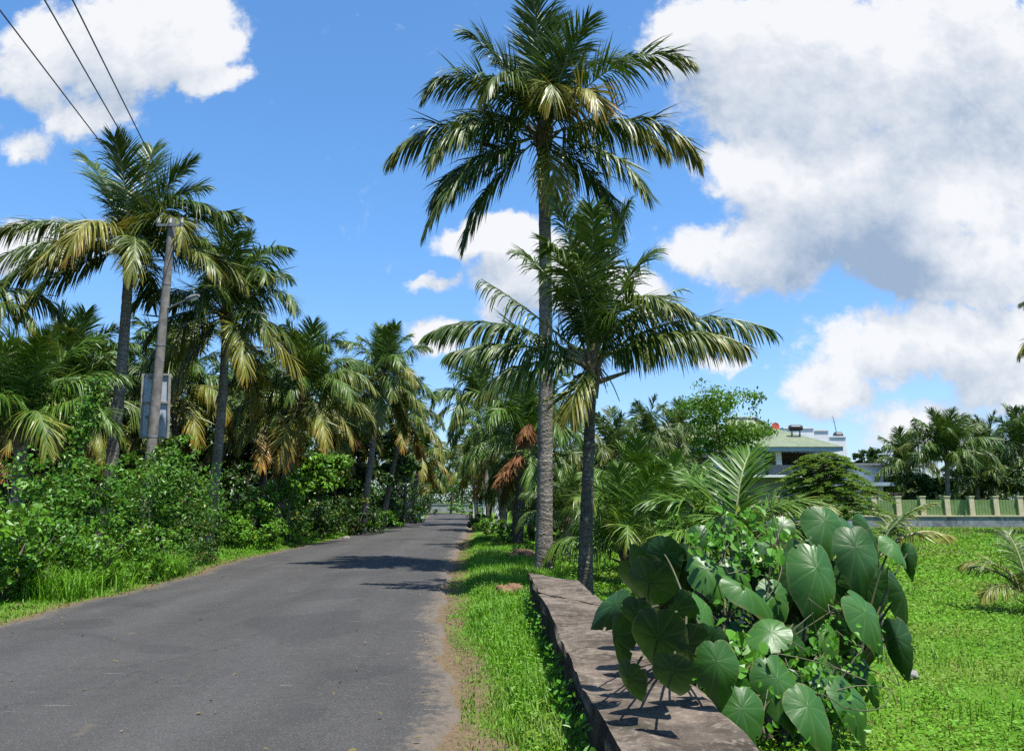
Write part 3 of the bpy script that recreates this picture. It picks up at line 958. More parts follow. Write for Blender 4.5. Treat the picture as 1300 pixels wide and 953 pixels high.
c = t.mix(t.math('MULTIPLY', stain, 0.55), c, (0.05, 0.04, 0.033))
c = t.mix(vert, c, side_shade)
t.setin(bs.inputs['Base Color'], c)
bs.inputs['Roughness'].default_value = 0.95; bs.inputs['Specular IOR Level'].default_value = 0.12
b = t.n('ShaderNodeBump'); b.inputs['Strength'].default_value = 1.0; b.inputs['Distance'].default_value = 0.02
t.link(t.math('ADD', a1, a2), b.inputs['Height']); t.link(b.outputs[0], bs.inputs['Normal'])


def rough_slab(y0l, y1l, y0r, y1r, z0, z1, dx0=0.0, dx1=0.0, seed=0, amp=0.012, ny=40):
    """slab with ragged arrises between two oblique ends"""
    g = np.random.default_rng(seed)
    q = np.linspace(0, 1, ny)
    prof = [(0, 0), (0, .5), (0, 1), (0.06, 1), (.25, 1), (.5, 1), (.75, 1), (.94, 1), (1, 1), (1, .5), (1, 0)]
    rows = []
    for i, s in enumerate(q):
        row = []
        for (a, hh) in prof:
            yy = (y0l + (y1l - y0l) * s) * (1 - a) + (y0r + (y1r - y0r) * s) * a
            xa, xb = wall_xl(yy) + dx0, wall_xr(yy) + dx1
            row.append((xa + (xb - xa) * a, yy, z0 + (z1 - z0) * hh))
        rows.append(row)
    V = np.array(rows)
    nz = g.normal(0, 1, V.shape)
    for _ in range(8): nz = (nz + np.roll(nz, 1, 0) + np.roll(nz, -1, 0)) / 2.45
    V += nz * np.array([amp, amp * 0.3, amp * 0.5])
    chip = (g.random(ny) < 0.2); V[chip, 2:4, 2] -= g.uniform(0.008, 0.03, chip.sum())[:, None]
    chip = (g.random(ny) < 0.2); V[chip, 7:9, 2] -= g.uniform(0.008, 0.03, chip.sum())[:, None]
    np_ = len(prof); idx = np.arange(ny * np_).reshape(ny, np_)
    Fq = np.stack([idx[:-1, :-1], idx[1:, :-1], idx[1:, 1:], idx[:-1, 1:]], -1).reshape(-1, 4)
    mb = MB(); mb.add(V.reshape(-1, 3), Fq, 0)
    for row, fl in ((idx[0], 0), (idx[-1], 1)):
        vv = V.reshape(-1, 3)[row]; ctr = vv.mean(0); k = len(row)
        vv = np.vstack([vv, ctr]); c_ = np.arange(k)
        ff = np.stack([c_, np.roll(c_, -1), np.full(k, k)], -1)
        mb.add(vv, ff if not fl else ff[:, ::-1], 0)
    return mb


wroot = empty("parapet_wall", (0.6, 6.0, 0), "low weathered brown concrete parapet wall along the grass verge", "wall")
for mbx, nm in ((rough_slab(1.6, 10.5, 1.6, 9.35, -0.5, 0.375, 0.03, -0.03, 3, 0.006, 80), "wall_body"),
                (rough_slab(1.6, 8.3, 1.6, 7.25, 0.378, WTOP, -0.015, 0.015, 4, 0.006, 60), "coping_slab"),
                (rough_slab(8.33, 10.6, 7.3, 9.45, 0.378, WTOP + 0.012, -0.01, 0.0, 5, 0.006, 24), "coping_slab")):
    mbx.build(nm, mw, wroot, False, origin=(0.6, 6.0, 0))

# dirt mounds and stones
M_DIRT = plain("reddish_earth", (0.085, 0.045, 0.025), (0.19, 0.115, 0.07), 30.0, 0.95, 0.1, bump=0.03)
M_STONE = plain("pale_stone", (0.2, 0.19, 0.175), (0.13, 0.125, 0.115), 20.0, 0.9)


def lump(name, c, rx, ry, rz, mat, label, cat, seed, sub=3, jag=0.16, group=None):
    import bmesh
    bm = bmesh.new(); bmesh.ops.create_icosphere(bm, subdivisions=sub + 1, radius=1.0)
    g = np.random.default_rng(seed); ph = g.uniform(0, 6, 6)
    for v in bm.verts:
        p = v.co
        k = 1 + jag * (math.sin(p.x * 3 + ph[0]) * math.cos(p.y * 3.4 + ph[1]) + 0.6 * math.sin(p.z * 6 + ph[2] + p.x * 5) + 0.5 * math.sin(p.y * 11 + ph[3]) * math.cos(p.x * 12 + ph[4])) + g.normal(0, jag * 0.32)
        v.co = Vector((p.x * rx * k, p.y * ry * k, p.z * rz * k))
    me = bpy.data.meshes.new(name); bm.to_mesh(me); bm.free(); me.materials.append(mat)
    for p in me.polygons: p.use_smooth = True
    o = bpy.data.objects.new(name, me); COL.objects.link(o); o.location = tuple(float(q) for q in c)
    return tag(o, label, cat, group)


for i, lb in ((0, "small reddish earth mound in the grass left of the wall's far end"), (1, "wider brown earth mound beside the foot of the tall palm")):
    mx, my, w_, h_ = MOUNDS[i]
    lump("earth_mound", (mx, my, float(gz(mx, my))), w_ * 1.1, w_ * 1.15, h_, M_DIRT, lb, "mound", 20 + i)
c = gnd(443, 684); lump("stone", (c[0] - 0.1, c[1], 0.03), 0.13, 0.11, 0.09, M_STONE, "white stone lying at the left road edge before the low bushes", "stone", 31, 2)
c = gnd(1155, 858, -0.15); lump("stone", (c[0], c[1], -0.14), 0.07, 0.06, 0.04, M_STONE, "small pale stone in the weeds under the big leaved plant", "stone", 33, 2)

# ------------------------------------------------------------------ fence across the field
M_CREAM = plain("cream_plaster", (0.46, 0.40, 0.26), (0.37, 0.32, 0.2), 5.0, 0.85)
M_GREEN = plain("green_panel", (0.095, 0.155, 0.045), (0.135, 0.195, 0.075), 2.5, 0.7)
M_RUBBLE, t, bs, out = new_mat("rubble_stone")
geo = t.n('ShaderNodeNewGeometry'); pos = geo.outputs['Position']
vo = t.n('ShaderNodeTexVoronoi'); vo.inputs['Scale'].default_value = 3.2; t.link(pos, vo.inputs['Vector'])
sp3 = t.n('ShaderNodeSeparateColor'); t.link(vo.outputs['Color'], sp3.inputs[0])
c = t.mix(sp3.outputs[0], (0.07, 0.08, 0.095), (0.2, 0.215, 0.235))
c = t.mix(t.smooth(t.noise(pos, 1.2, 4.0).outputs[0], 0.45, 0.65), c, (0.16, 0.17, 0.18))
t.setin(bs.inputs['Base Color'], c); bs.inputs['Roughness'].default_value = 0.9
FY = 50.0
def fx(px): return at(px, 640, FY)[0]
zb_ = at(1200, 669, FY)[2]; zs = at(1200, 655.5, FY)[2]; zp = at(1200, 631.5, FY)[2]; zpan = at(1200, 634.5, FY)[2]
x0f, x1f = fx(664), fx(1345)
fr = empty("boundary_fence", (0, FY, zb_), "long fence of green panels and cream posts on a grey stone base across the field", "fence")
org = (0, FY, zb_)
mb = MB(); mb.box((x0f, FY - 0.16, zb_ - 0.6), (x1f, FY + 0.16, zs)); mb.build("stone_base", M_RUBBLE, fr, origin=org)
mb = MB(); mb.box((x0f, FY - 0.22, zs + 0.003), (x1f, FY + 0.22, zs + 0.09)); mb.build("coping", M_CREAM, fr, origin=org)
pxs = np.arange(676, 1345, 30.9)
for i, p in enumerate(pxs):
    xx = fx(p)
    mb = MB(); mb.box((xx - 0.16, FY - 0.17, zs + 0.093), (xx + 0.16, FY + 0.17, zp + 0.04)); mb.box((xx - 0.2, FY - 0.2, zp + 0.043), (xx + 0.2, FY + 0.2, zp + 0.11))
    mb.build("post", M_CREAM, fr, origin=org)
    if i + 1 < len(pxs):
        x2 = fx(pxs[i + 1])
        mb = MB()
        nb = 12; dx = (x2 - xx - 0.36) / nb
        for k in range(nb):
            a = xx + 0.18 + dx * k
            mb.box((a, FY - 0.03 - 0.012 * (k % 2), zs + 0.095), (a + dx * 0.985, FY + 0.03, zpan + 0.02))
        mb.build("panel", M_GREEN, fr, origin=org)

# ------------------------------------------------------------------ house
M_WHITE = plain("white_wall", (0.62, 0.62, 0.62), (0.52, 0.52, 0.53), 1.2, 0.8)
M_PINK = plain("pinkish_wall", (0.5, 0.41, 0.38), (0.42, 0.35, 0.33), 1.2, 0.8)
M_GREY = plain("grey_wall", (0.2, 0.2, 0.21), (0.15, 0.15, 0.155), 1.5, 0.85)
M_FASCIA = plain("blue_grey_fascia", (0.3, 0.36, 0.45), (0.24, 0.3, 0.38), 2.0, 0.6)
M_DARK = plain("dark_interior", (0.035, 0.026, 0.02), (0.06, 0.04, 0.03), 3.0, 0.6)
M_BROWN = plain("brown_wood", (0.11, 0.06, 0.035), (0.07, 0.04, 0.025), 6.0, 0.5)
M_BLACK = plain("black_plastic", (0.02, 0.02, 0.022), (0.03, 0.03, 0.03), 3.0, 0.4)
M_METAL = plain("galvanised_metal", (0.2, 0.205, 0.21), (0.14, 0.145, 0.15), 8.0, 0.55, metal=0.3)
M_RED = plain("red_paint", (0.6, 0.1, 0.07), (0.5, 0.08, 0.06), 3.0, 0.5)
M_TILE, t, bs, out = new_mat("green_roof_tile")
geo = t.n('ShaderNodeNewGeometry'); pos = geo.outputs['Position']
br = t.n('ShaderNodeTexBrick'); br.inputs['Scale'].default_value = 1.0
mp = t.n('ShaderNodeMapping'); mp.inputs['Scale'].default_value = (1.3, 1.3, 2.6); t.link(pos, mp.inputs[0])
sx = t.n('ShaderNodeSeparateXYZ'); t.link(mp.outputs[0], sx.inputs[0])
cx = t.n('ShaderNodeCombineXYZ'); t.link(t.math('ADD', sx.outputs[0], sx.outputs[1]), cx.inputs[0]); t.link(sx.outputs[2], cx.inputs[1]); t.link(cx.outputs[0], br.inputs['Vector'])
br.inputs['Color1'].default_value = (0.12, 0.15, 0.075, 1); br.inputs['Color2'].default_value = (0.2, 0.23, 0.125, 1); br.inputs['Mortar'].default_value = (0.06, 0.08, 0.05, 1)
br.inputs['Mortar Size'].default_value = 0.05
t.link(br.outputs[0], bs.inputs['Base Color']); bs.inputs['Roughness'].default_value = 0.6

HY = 58.0
def hz(py, Y=HY): return at(1000, py, Y)[2]
def hx(px, py=580, Y=HY): return at(px, py, Y)[0]
ho = np.array([hx(960), HY, -0.15])
house = empty("house", ho, "two storey house with a green tiled hip roof and an upper veranda behind the trees", "house")
xl_, xr_ = hx(820), hx(1052)
ze = hz(571)
# lower storey and floor slab
mb = MB(); mb.box((xl_, HY + 0.6, -0.3), (xr_ - 0.4, HY + 9, hz(606))); mb.build("lower_wall", M_GREY, house, origin=ho)
mb = MB(); mb.box((xl_ - 0.3, HY - 0.9, hz(606) + 0.003), (xr_ + 0.3, HY + 9.2, hz(603))); mb.build("floor_slab", M_WHITE, house, origin=ho)
# veranda: back wall, side walls, parapet, column
zf = hz(603) + 0.003
mb = MB(); mb.box((xl_, HY + 2.2, zf), (xr_ - 0.3, HY + 9, ze - 0.12)); mb.build("upper_wall", M_BROWN, house, origin=ho)
mb = MB(); mb.box((hx(846), HY + 0.3, zf), (hx(972), HY + 2.19, ze - 0.12)); mb.build("bay_wall", M_WHITE, house, origin=ho)
mb = MB(); mb.box((hx(974), HY - 0.1, zf), (xr_, HY + 0.12, hz(590))); mb.build("parapet", M_GREY, house, origin=ho)
for pxc in (988, 1046):
    mb = MB(); mb.box((hx(pxc) - 0.2, HY - 0.14, hz(590) + 0.003), (hx(pxc) + 0.2, HY + 0.16, ze - 0.13)); mb.build("column", M_WHITE, house, origin=ho)
mb = MB(); mb.box((hx(1000), HY + 2.13, zf + .02), (hx(1022), HY + 2.19, ze - 0.5)); mb.build("door", M_DARK, house, origin=ho)
win = None
for a, b2 in ((880, 900), (930, 952)):
    mb = MB(); mb.box((hx(a), HY + 0.24, hz(598)), (hx(b2), HY + 0.297, hz(580))); win = mb.build("window", M_DARK, house, origin=ho)
# roof
e0x, e1x = hx(812), hx(1064)
zr = hz(540, HY + 4.5); ex0, ex1 = HY - 1.0, HY + 10
mb = MB(); mb.box((e0x, ex0, ze - 0.12), (e1x, ex1, ze + 0.16)); mb.build("fascia", M_FASCIA, house, origin=ho)
rA = np.array([hx(862), HY + 4.5, zr + 0.3]); rB = np.array([hx(990, 545, HY + 4.5), HY + 4.5, hz(545, HY + 4.5)])
V = [(e0x - .1, ex0 - .1, ze + 0.165), (e1x + .1, ex0 - .1, ze + 0.165), (e1x + .1, ex1 + .1, ze + 0.165), (e0x - .1, ex1 + .1, ze + 0.165), rA, rB]
mb = MB(); mb.add(V, [(0, 1, 5, 4), (2, 3, 4, 5)], 0); mb.add(V, [(1, 2, 5), (3, 0, 4), ], 0); mb.add(V[:4], [(3, 2, 1, 0)], 0)
roof = mb.build("roof", M_TILE, house, origin=ho)
# raised gable vent on the ridge
gx, gy = hx(957, 535, HY + 4.2), HY + 4.2
zg0, zg1 = hz(548, gy), hz(532, gy)
mb = MB(); wv2 = 0.95
V = [(gx - 2.2, gy - 1.2, zg0), (gx + wv2, gy - 1.2, zg0), (gx + wv2, gy + 1.2, zg0), (gx - 2.2, gy + 1.2, zg0), (gx - 2.2, gy, zg1), (gx + 0.1, gy, zg1)]
mb.add(V, [(0, 1, 5, 4), (2, 3, 4, 5)]); mb.add(V, [(1, 2, 5), (3, 0, 4)])
mb.build("roof_vent", M_TILE, house, origin=ho)
mb = MB(); mb.tube([(gx + wv2 + .05, gy - 1.3, zg0 + .05), (gx + 0.12, gy - 0.05, zg1 + .1)], 0.11, 4); mb.tube([(gx - 2.3, gy - .05, zg1 + .1), (gx + 0.12, gy - .05, zg1 + .1)], 0.09, 4)
mb.build("barge_board", M_BLACK, house, origin=ho)
# white stair towers behind
HB = HY + 10.2
def px_box(p0, q0, p1, q1, Y0, Y1):
    a = at(p0, q1, Y0); b = at(p1, q0, Y0); return (a[0], Y0, a[2]), (b[0], Y1, b[2])
tow = np.array([hx(1035, 560, HB), HB, -0.15])
towers = empty("white_annex", tow, "white flat roofed block rising behind the green roof", "house")
for i, (p0, q0, p1) in enumerate(((997, 544, 1033), (1033, 547, 1052), (1052, 555, 1074))):
    lo, hi = px_box(p0, q0, p1, 575, HB + 0.3 * i, HB + 6)
    mb = MB(); mb.box((lo[0] + .004, lo[1], -0.3), (hi[0] - 0.004, hi[1], hi[2])); mb.box((lo[0] - .06, lo[1] - .08, hi[2] + .003), (hi[0] + .0 - .01, hi[1], hi[2] + 0.12)); mb.build("wall", M_WHITE, towers, origin=tow)
# small annex further right
AY = 60.0
ao = np.array([at(1105, 640, AY)[0], AY, -0.15])
annex = empty("small_white_house", ao, "small white house with flat slab roofs and one brown window by the fence", "house")
lo, hi = px_box(1062, 617, 1118, 655, AY, AY + 6); mb = MB(); mb.box((lo[0], AY, -0.4), (hi[0], AY + 6, hi[2])); mb.build("lower_wall", M_PINK, annex, origin=ao)
lo, hi = px_box(1050, 612, 1136, 616.5, AY - 1.2, AY + 6.5); mb = MB(); mb.box((lo[0], lo[1], lo[2]), (hi[0], hi[1], hi[2])); mb.build("canopy_slab", M_FASCIA, annex, origin=ao)
z0 = hi[2] + 0.003
lo, hi = px_box(1062, 590.5, 1120, 612, AY + 0.2, AY + 6); mb = MB(); mb.box((lo[0], lo[1], z0), (hi[0], hi[1], hi[2])); mb.build("upper_wall", M_WHITE, annex, origin=ao)
z0 = hi[2] + 0.003
lo, hi = px_box(1056, 588, 1123, 590, AY - 0.2, AY + 6.4); mb = MB(); mb.box((lo[0], lo[1], z0), (hi[0], hi[1], z0 + 0.14)); mb.build("roof", M_GREY, annex, origin=ao)
lo, hi = px_box(1100, 618, 1115, 631, AY - 0.06, AY); mb = MB(); mb.box(lo, (hi[0], AY - .003, hi[2])); w_ = mb.build("window", M_DARK, annex, origin=ao)
mb = MB()
for a, b2, c2, d2 in ((1099, 617.3, 1100.3, 631.5), (1114.5, 617.3, 1116, 631.5), (1107, 618, 1108, 631)):
    lo, hi = px_box(a, b2, c2, d2, AY - 0.1, AY); mb.box(lo, (hi[0], AY - 0.063, hi[2]))
mb.build("frame", M_BROWN, w_, origin=ao)
for p0, p1 in ((1117, 1121), (1089, 1092)):
    lo, hi = px_box(p0, 616.8, p1, 650, AY - 1.0, AY - 0.7); mb = MB(); mb.box((lo[0], lo[1], -0.4), (hi[0], hi[1], hi[2] - 0.003)); mb.build("column", M_PINK, annex, origin=ao)
# gate posts near annex
for p, lb in ((1129, "nearer brick gate post beside the small white house"), (1138, "second brick gate post, further from the small white house")):
    c = at(p, 640, 54); mb = MB(); mb.box((-0.2, -0.2, 0), (0.2, 0.2, at(p, 627, 54)[2] + 0.15)); mb.box((-0.26, -0.26, at(p, 627, 54)[2] + 0.153), (0.26, 0.26, at(p, 627, 54)[2] + 0.25))
    o = mb.build("gate_post", plain("brick_post", (0.36, 0.18, 0.12), (0.45, 0.3, 0.2), 6.0, 0.9)); o.location = (c[0], 54, -0.15); tag(o, lb, "post")
# rooftop things
def tank(px, py, Y, r_, L_, zbase, lab):
    c = at(px, py, Y); root = empty("water_tank", (c[0], Y, zbase), lab, "water tank")
    mb = MB(); xs = np.linspace(-L_ / 2, L_ / 2, 9)
    mb.tube([(x, 0, c[2] - zbase) for x in xs], [r_ * .75, r_ * .98, r_, r_ * .96, r_, r_ * .96, r_, r_ * .98, r_ * .75], 14); mb.build("tank_body", M_BLACK, root, True)
    for dx in (-L_ * 0.3, L_ * 0.3):
        mb = MB(); mb.tube([(dx, 0, 0), (dx, 0, c[2] - zbase - r_ * 0.9)], 0.05, 6); mb.tube([(dx - .25, 0, 0.0), (dx, 0, c[2] - zbase - r_ * 1.0)], 0.03, 5); mb.build("leg", M_METAL, root)
    return root
tank(1010, 543, HY + 2.0, 0.24, 1.0, hz(560, HY + 2.0) - 0.4, "black cylindrical water tank on legs above the green roof")
tank(1064, 553.5, HB + 1.5, 0.38, 0.7, hz(555, HB + .5) + 0.13, "small dark round water tank on the white block's roof")
c = at(1063, 552, HB + 2.4); mb = MB(); zt = hz(527, HB + 2.4) - hz(555, HB + .5) - .13; mb.tube([(0, 0, 0), (-0.15, 0, zt * .6), (-0.3, 0, zt)], [0.035, 0.03, 0.015], 5)
for k in range(3): mb.tube([(-0.2 - .03 * k - .2, 0, zt * (.7 + .1 * k)), (-0.2 - .03 * k + .2, 0, zt * (.7 + .1 * k))], 0.012, 4)
o = mb.build("antenna", M_BLACK); o.location = (c[0], HB + 2.4, hz(555, HB + .5) + .12); tag(o, "thin leaning roof antenna beside the small round tank", "antenna")
c = at(985, 541, HY + 5.5); mb = MB()
for i in range(6):
    pass
th = np.linspace(0, 2 * np.pi, 20, endpoint=False)
pts = [(0, 0, 0)]; 
V = np.vstack([[0, 0.1, 0]] + [np.stack([np.cos(th) * r_, np.full(20, 0.1 - 0.28 * r_ * r_), np.sin(th) * r_], -1) for r_ in (0.17, 0.32)])
f3 = np.array([[0, 1 + i, 1 + (i + 1) % 20] for i in range(20)]); f4 = np.array([[1 + i, 21 + i, 21 + (i + 1) % 20, 1 + (i + 1) % 20] for i in range(20)])
mb.add(V, f3); mb.add(V, f4)
mb.add(V + np.array([0, 0.02, 0]), f3[:, ::-1]); mb.add(V + np.array([0, 0.02, 0]), f4[:, ::-1])
mb.tube([(0, 0.12, 0), (0, 0.3, -0.4), (0, 0.3, -1.1)], 0.04, 6)
o = mb.build("satellite_dish", M_RED); o.location = tuple(c); tag(o, "red satellite dish on the green roof ridge", "satellite dish")

# ------------------------------------------------------------------ end of road: white compound walls, shed
def wall_thing(name, p0, q0, p1, q1, Y, th, label, mat, cat="wall"):
    lo, hi = px_box(p0, q0, p1, q1, Y, Y + th); c0 = ((lo[0] + hi[0]) / 2, Y, -0.15)
    root = empty(name, c0, label, cat)
    mb = MB(); mb.box((lo[0], Y, -0.4), (hi[0], Y + th, hi[2])); mb.build("wall_body", mat, root, origin=c0)
    mb = MB(); mb.box((lo[0] - .08, Y - .07, hi[2] + .003), (hi[0] + .08, Y + th + .07, hi[2] + .14)); mb.build("coping", M_GREY, root, origin=c0)
wall_thing("compound_wall", 500, 640.5, 640, 652, 112, 0.3, "white compound wall closing the view at the road's end", plain("stained_white_wall", (.3, .3, .3), (.16, .16, .155), .8, .9))
for p0, p1, Y, lb in ((601, 606.5, 74, "pale grey gate pillar at the right of the road's end"), (613, 617, 62, "slimmer grey pillar among the trees right of the road"), (629, 634, 50, "white gate pillar behind the dark palm trunk")):
    lo, hi = px_box(p0, 637 - (74 - Y) * 0.15, p1, 655, Y, Y + 0.35)
    c0 = ((lo[0] + hi[0]) / 2, Y, 0); root = empty("gate_pillar", c0, lb, "pillar")
    mb = MB(); mb.box((lo[0], Y, -0.3), (hi[0], Y + .4, hi[2])); mb.build("shaft", M_WHITE, root, origin=c0)
    mb = MB(); mb.box((lo[0] - .05, Y - .05, hi[2] + .003), (hi[0] + .05, Y + .45, hi[2] + .12)); mb.build("cap", M_GREY, root, origin=c0)
lo, hi = px_box(523, 634, 533, 652, 66, 69); c0 = (lo[0], 66, 0)
shed = empty("shed", c0, "small pale blue shed half hidden by bushes left of the road", "shed")
mb = MB(); mb.box((lo[0] - 2, 66, -0.3), (hi[0], 69, hi[2])); mb.build("wall", plain("pale_blue_wall", (0.4, 0.5, 0.58), (0.34, 0.44, 0.52), 2.0), shed, origin=c0)
mb = MB(); mb.box((lo[0] - 2.3, 65.7, hi[2] + .003), (hi[0] + .3, 69.3, hi[2] + .12)); mb.build("roof", M_GREY, shed, origin=c0)
# ------------------------------------------------------------------ tall palm
def gpt(px, py): 
    c = gnd(px, py); return np.array([c[0], c[1], 0.0])

b0 = gpt(690, 728); b0[2] = -0.02
t0 = at(690, 172, b0[1])
S = [
    (85, 87, 14, 3.1, .10, 0.0, dict(pw=2.5)), (255, 84, 26, 2.9, .12, 0.0), (20, 82, 22, 2.6, .12, 0.0),
    (168, 66, 34, 3.1, .25, 0.08, dict(pw=3.0)), (188, 52, 118, 3.1, .55, 0.25, dict(pw=2.2)),
    (232, 52, 150, 2.4, .75, 0.35), (22, 68, 82, 3.1, .28, 0.12, dict(pw=2.6)), (-12, 52, 92, 3.7, .6, 0.32, dict(pw=2.0)),
    (14, 24, 82, 3.0, .85, 0.4, dict(pw=2.0)), (-10, 14, 82, 3.6, .95, 0.55), (181, 16, 70, 3.5, .75, 0.3), (204, 12, 88, 3.0, .95, 0.35),
    (166, -6, 50, 2.8, .9, 0.2), (200, -26, 46, 3.5, .8, 0.12), (178, -42, 36, 2.9, .7, 0.15), (305, 42, 128, 2.3, .95, 0.72), (274, 34, 128, 2.2, .9, 0.5),
    (-28, -22, 50, 2.9, .9, 0.2), (285, -58, 30, 1.8, .9, 0.7), (10, -36, 40, 2.6, .8, 0.2), (120, 74, 44, 3.0, .2, 0.0),
    (138, 40, 70, 3.1, .5, 0.15), (320, 76, 40, 2.5, .2, 0.0),
]
palm(b0, t0, 0.165, "tallest coconut palm, its grey trunk beside the low wall and crown reaching the top edge", "coconut palms along the road", S,
     seed=1, rings=90, flare=1.45, bow=0.05, ll=1.08, nl=126, lw=0.035)

# second palm
b1 = at(742, 752, 12.4); b1[2] = -0.02; b1 = np.array([b1[0], 12.4, -0.05])
t1 = at(752, 462, 12.4)
S = [
    (88, 87, 10, 2.75, .3, 0.0), (205, 83, 16, 2.7, .35, 0.0), (340, 83, 18, 2.65, .35, 0.0), (268, 82, 34, 2.4, .35, 0.05), (28, 70, 34, 2.4, .35, 0.0), (155, 70, 34, 2.4, .35, 0.0),
    (240, 74, 60, 2.2, .6, 0.1), (312, 64, 120, 2.0, .8, 0.3), (350, 60, 100, 1.9, .7, .25),
    (181, 30, 60, 2.8, 1.0, 0.10), (188, 18, 40, 2.3, 1.1, 0.12), (168, 44, 12, 2.3, .8, 0.1, dict(sparse=.65)), (197, 4, 55, 1.9, 1.1, .3),
    (-2, 38, 62, 3.05, 1.25, 0.26, dict(pw=1.2)), (-14, 26, 62, 2.5, 1.35, 0.42), (8, 30, 50, 2.5, 1.3, .2), (14, 48, 20, 2.0, .6, 0.1, dict(sparse=.8)),
    (95, 30, 60, 2.2, .8, .2), (230, -40, 40, 1.0, .9, .6),
]
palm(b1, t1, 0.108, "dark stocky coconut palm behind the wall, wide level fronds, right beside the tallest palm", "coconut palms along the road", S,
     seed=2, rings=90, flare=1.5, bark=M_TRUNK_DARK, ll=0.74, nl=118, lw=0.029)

# ------------------------------------------------------------------ left palms
def palm_px(px, py, Y, r, label, base_px=None, zb=-0.08, **kw):
    t = at(px, py, Y)
    if base_px is None: bx, by = t[0], Y
    else: bx, by = at(base_px, 640, Y)[0], Y
    kw.setdefault("group", "coconut palms in the left grove")
    return palm((bx, by, zb), t, r, label, **kw)

S = [
    (92, 84, 16, 3.3, .15, 0.0), (15, 76, 30, 3.0, .2, 0.0), (158, 66, 26, 3.5, .25, .05), (255, 82, 30, 2.9, .2, 0.0), (50, 70, 44, 3.0, .25, .05),
    (2, 42, 62, 3.2, .55, 0.15), (178, 34, 62, 3.9, .75, 0.36, dict(pw=1.3)), (192, 10, 72, 4.0, .95, 0.25), (205, -8, 62, 3.6, .95, 0.25), (212, -22, 50, 3.0, .9, .3),
    (268, 24, 120, 3.1, 1.0, 0.72), (325, 34, 132, 3.1, .85, 0.5), (300, 10, 100, 2.9, 1.0, .45), (-18, 8, 66, 3.2, .9, 0.45), (12, 14, 70, 3.2, .8, .35), (240, 0, 80, 2.8, .9, .5),
    (120, 50, 70, 3.1, .4, .1), (70, 40, 75, 3.2, .5, .2), (100, 12, 70, 3.0, .7, .25), (340, 58, 95, 2.8, .5, .2),
]
palm_px(165, 318, 20.0, 0.165, "large coconut palm at left with a grey trunk rising beside the leaning pole", 132, specs=S, seed=3, rings=70, bow=.1, ll=1.1, nl=138, lw=.038)
palm_px(288, 398, 23.0, 0.155, "coconut palm right of the pole with an orange hanging frond", 266, seed=4, nf=27, fresh=.15, age=0.36, bow=0.1, dead=1)
palm_px(386, 500, 26.0, 0.15, "lower coconut palm with a slanting trunk and a brown dead frond, by the roadside bushes", 350, seed=5, nf=27, fresh=.3, age=0.4, dead=3, size=.9)
palm_px(486, 480, 35.0, 0.15, "coconut palm with a pale slim trunk nearest the left road edge", 461, seed=6, nf=25, fresh=.3, age=0.36, size=.92)
palm_px(514, 528, 42.0, 0.16, "coconut palm with yellowed fronds just beyond the slim trunked palm", 486, seed=7, nf=23, fresh=.3, age=0.5, size=.88)
palm_px(536, 576, 52.0, 0.16, "farthest left coconut palm overhanging the road's bend", 520, seed=8, nf=20, fresh=.3, age=0.5, lod=1, size=.85)
palm_px(-100, 410, 18.0, 0.19, "coconut palm at the left picture edge, only its frond tips showing", None, seed=9, nf=20, age=0.45)
palm_px(28, 545, 17.0, 0.16, "short young coconut palm with a thick clump of green fronds at far left", 26, seed=10, nf=20, age=0.2, young=True, size=0.82, fresh=.5)
palm_px(84, 505, 25.0, 0.16, "coconut palm with tawny dry fronds behind the far left bushes", 90, seed=12, nf=26, fresh=.3, age=0.45, dead=2)
palm_px(222, 492, 28.0, 0.17, "coconut palm whose crown sits right behind the sign panel", 226, seed=13, nf=26, fresh=.3, age=0.36, dead=1)
GL = "one of the crowded coconut palms filling the shaded left grove behind the front row"
for i, (px, py, Y) in enumerate([(132, 520, 31), (332, 530, 31), (420, 540, 36), (442, 530, 40), (256, 530, 36), (20, 540, 30), (185, 535, 38), (300, 520, 38), (455, 560, 48), (60, 555, 40), (345, 560, 44), (500, 570, 60), (120, 560, 46)]):
    palm_px(px, py, Y, 0.16, GL, px + int(rng.normal(0, 12)), seed=40 + i, nf=21, age=0.4, lod=1, size=.92, fresh=.35, bark=M_TRUNK_DARK, group="palms of the grove interior", dead=1 if i % 3 == 0 else 0)

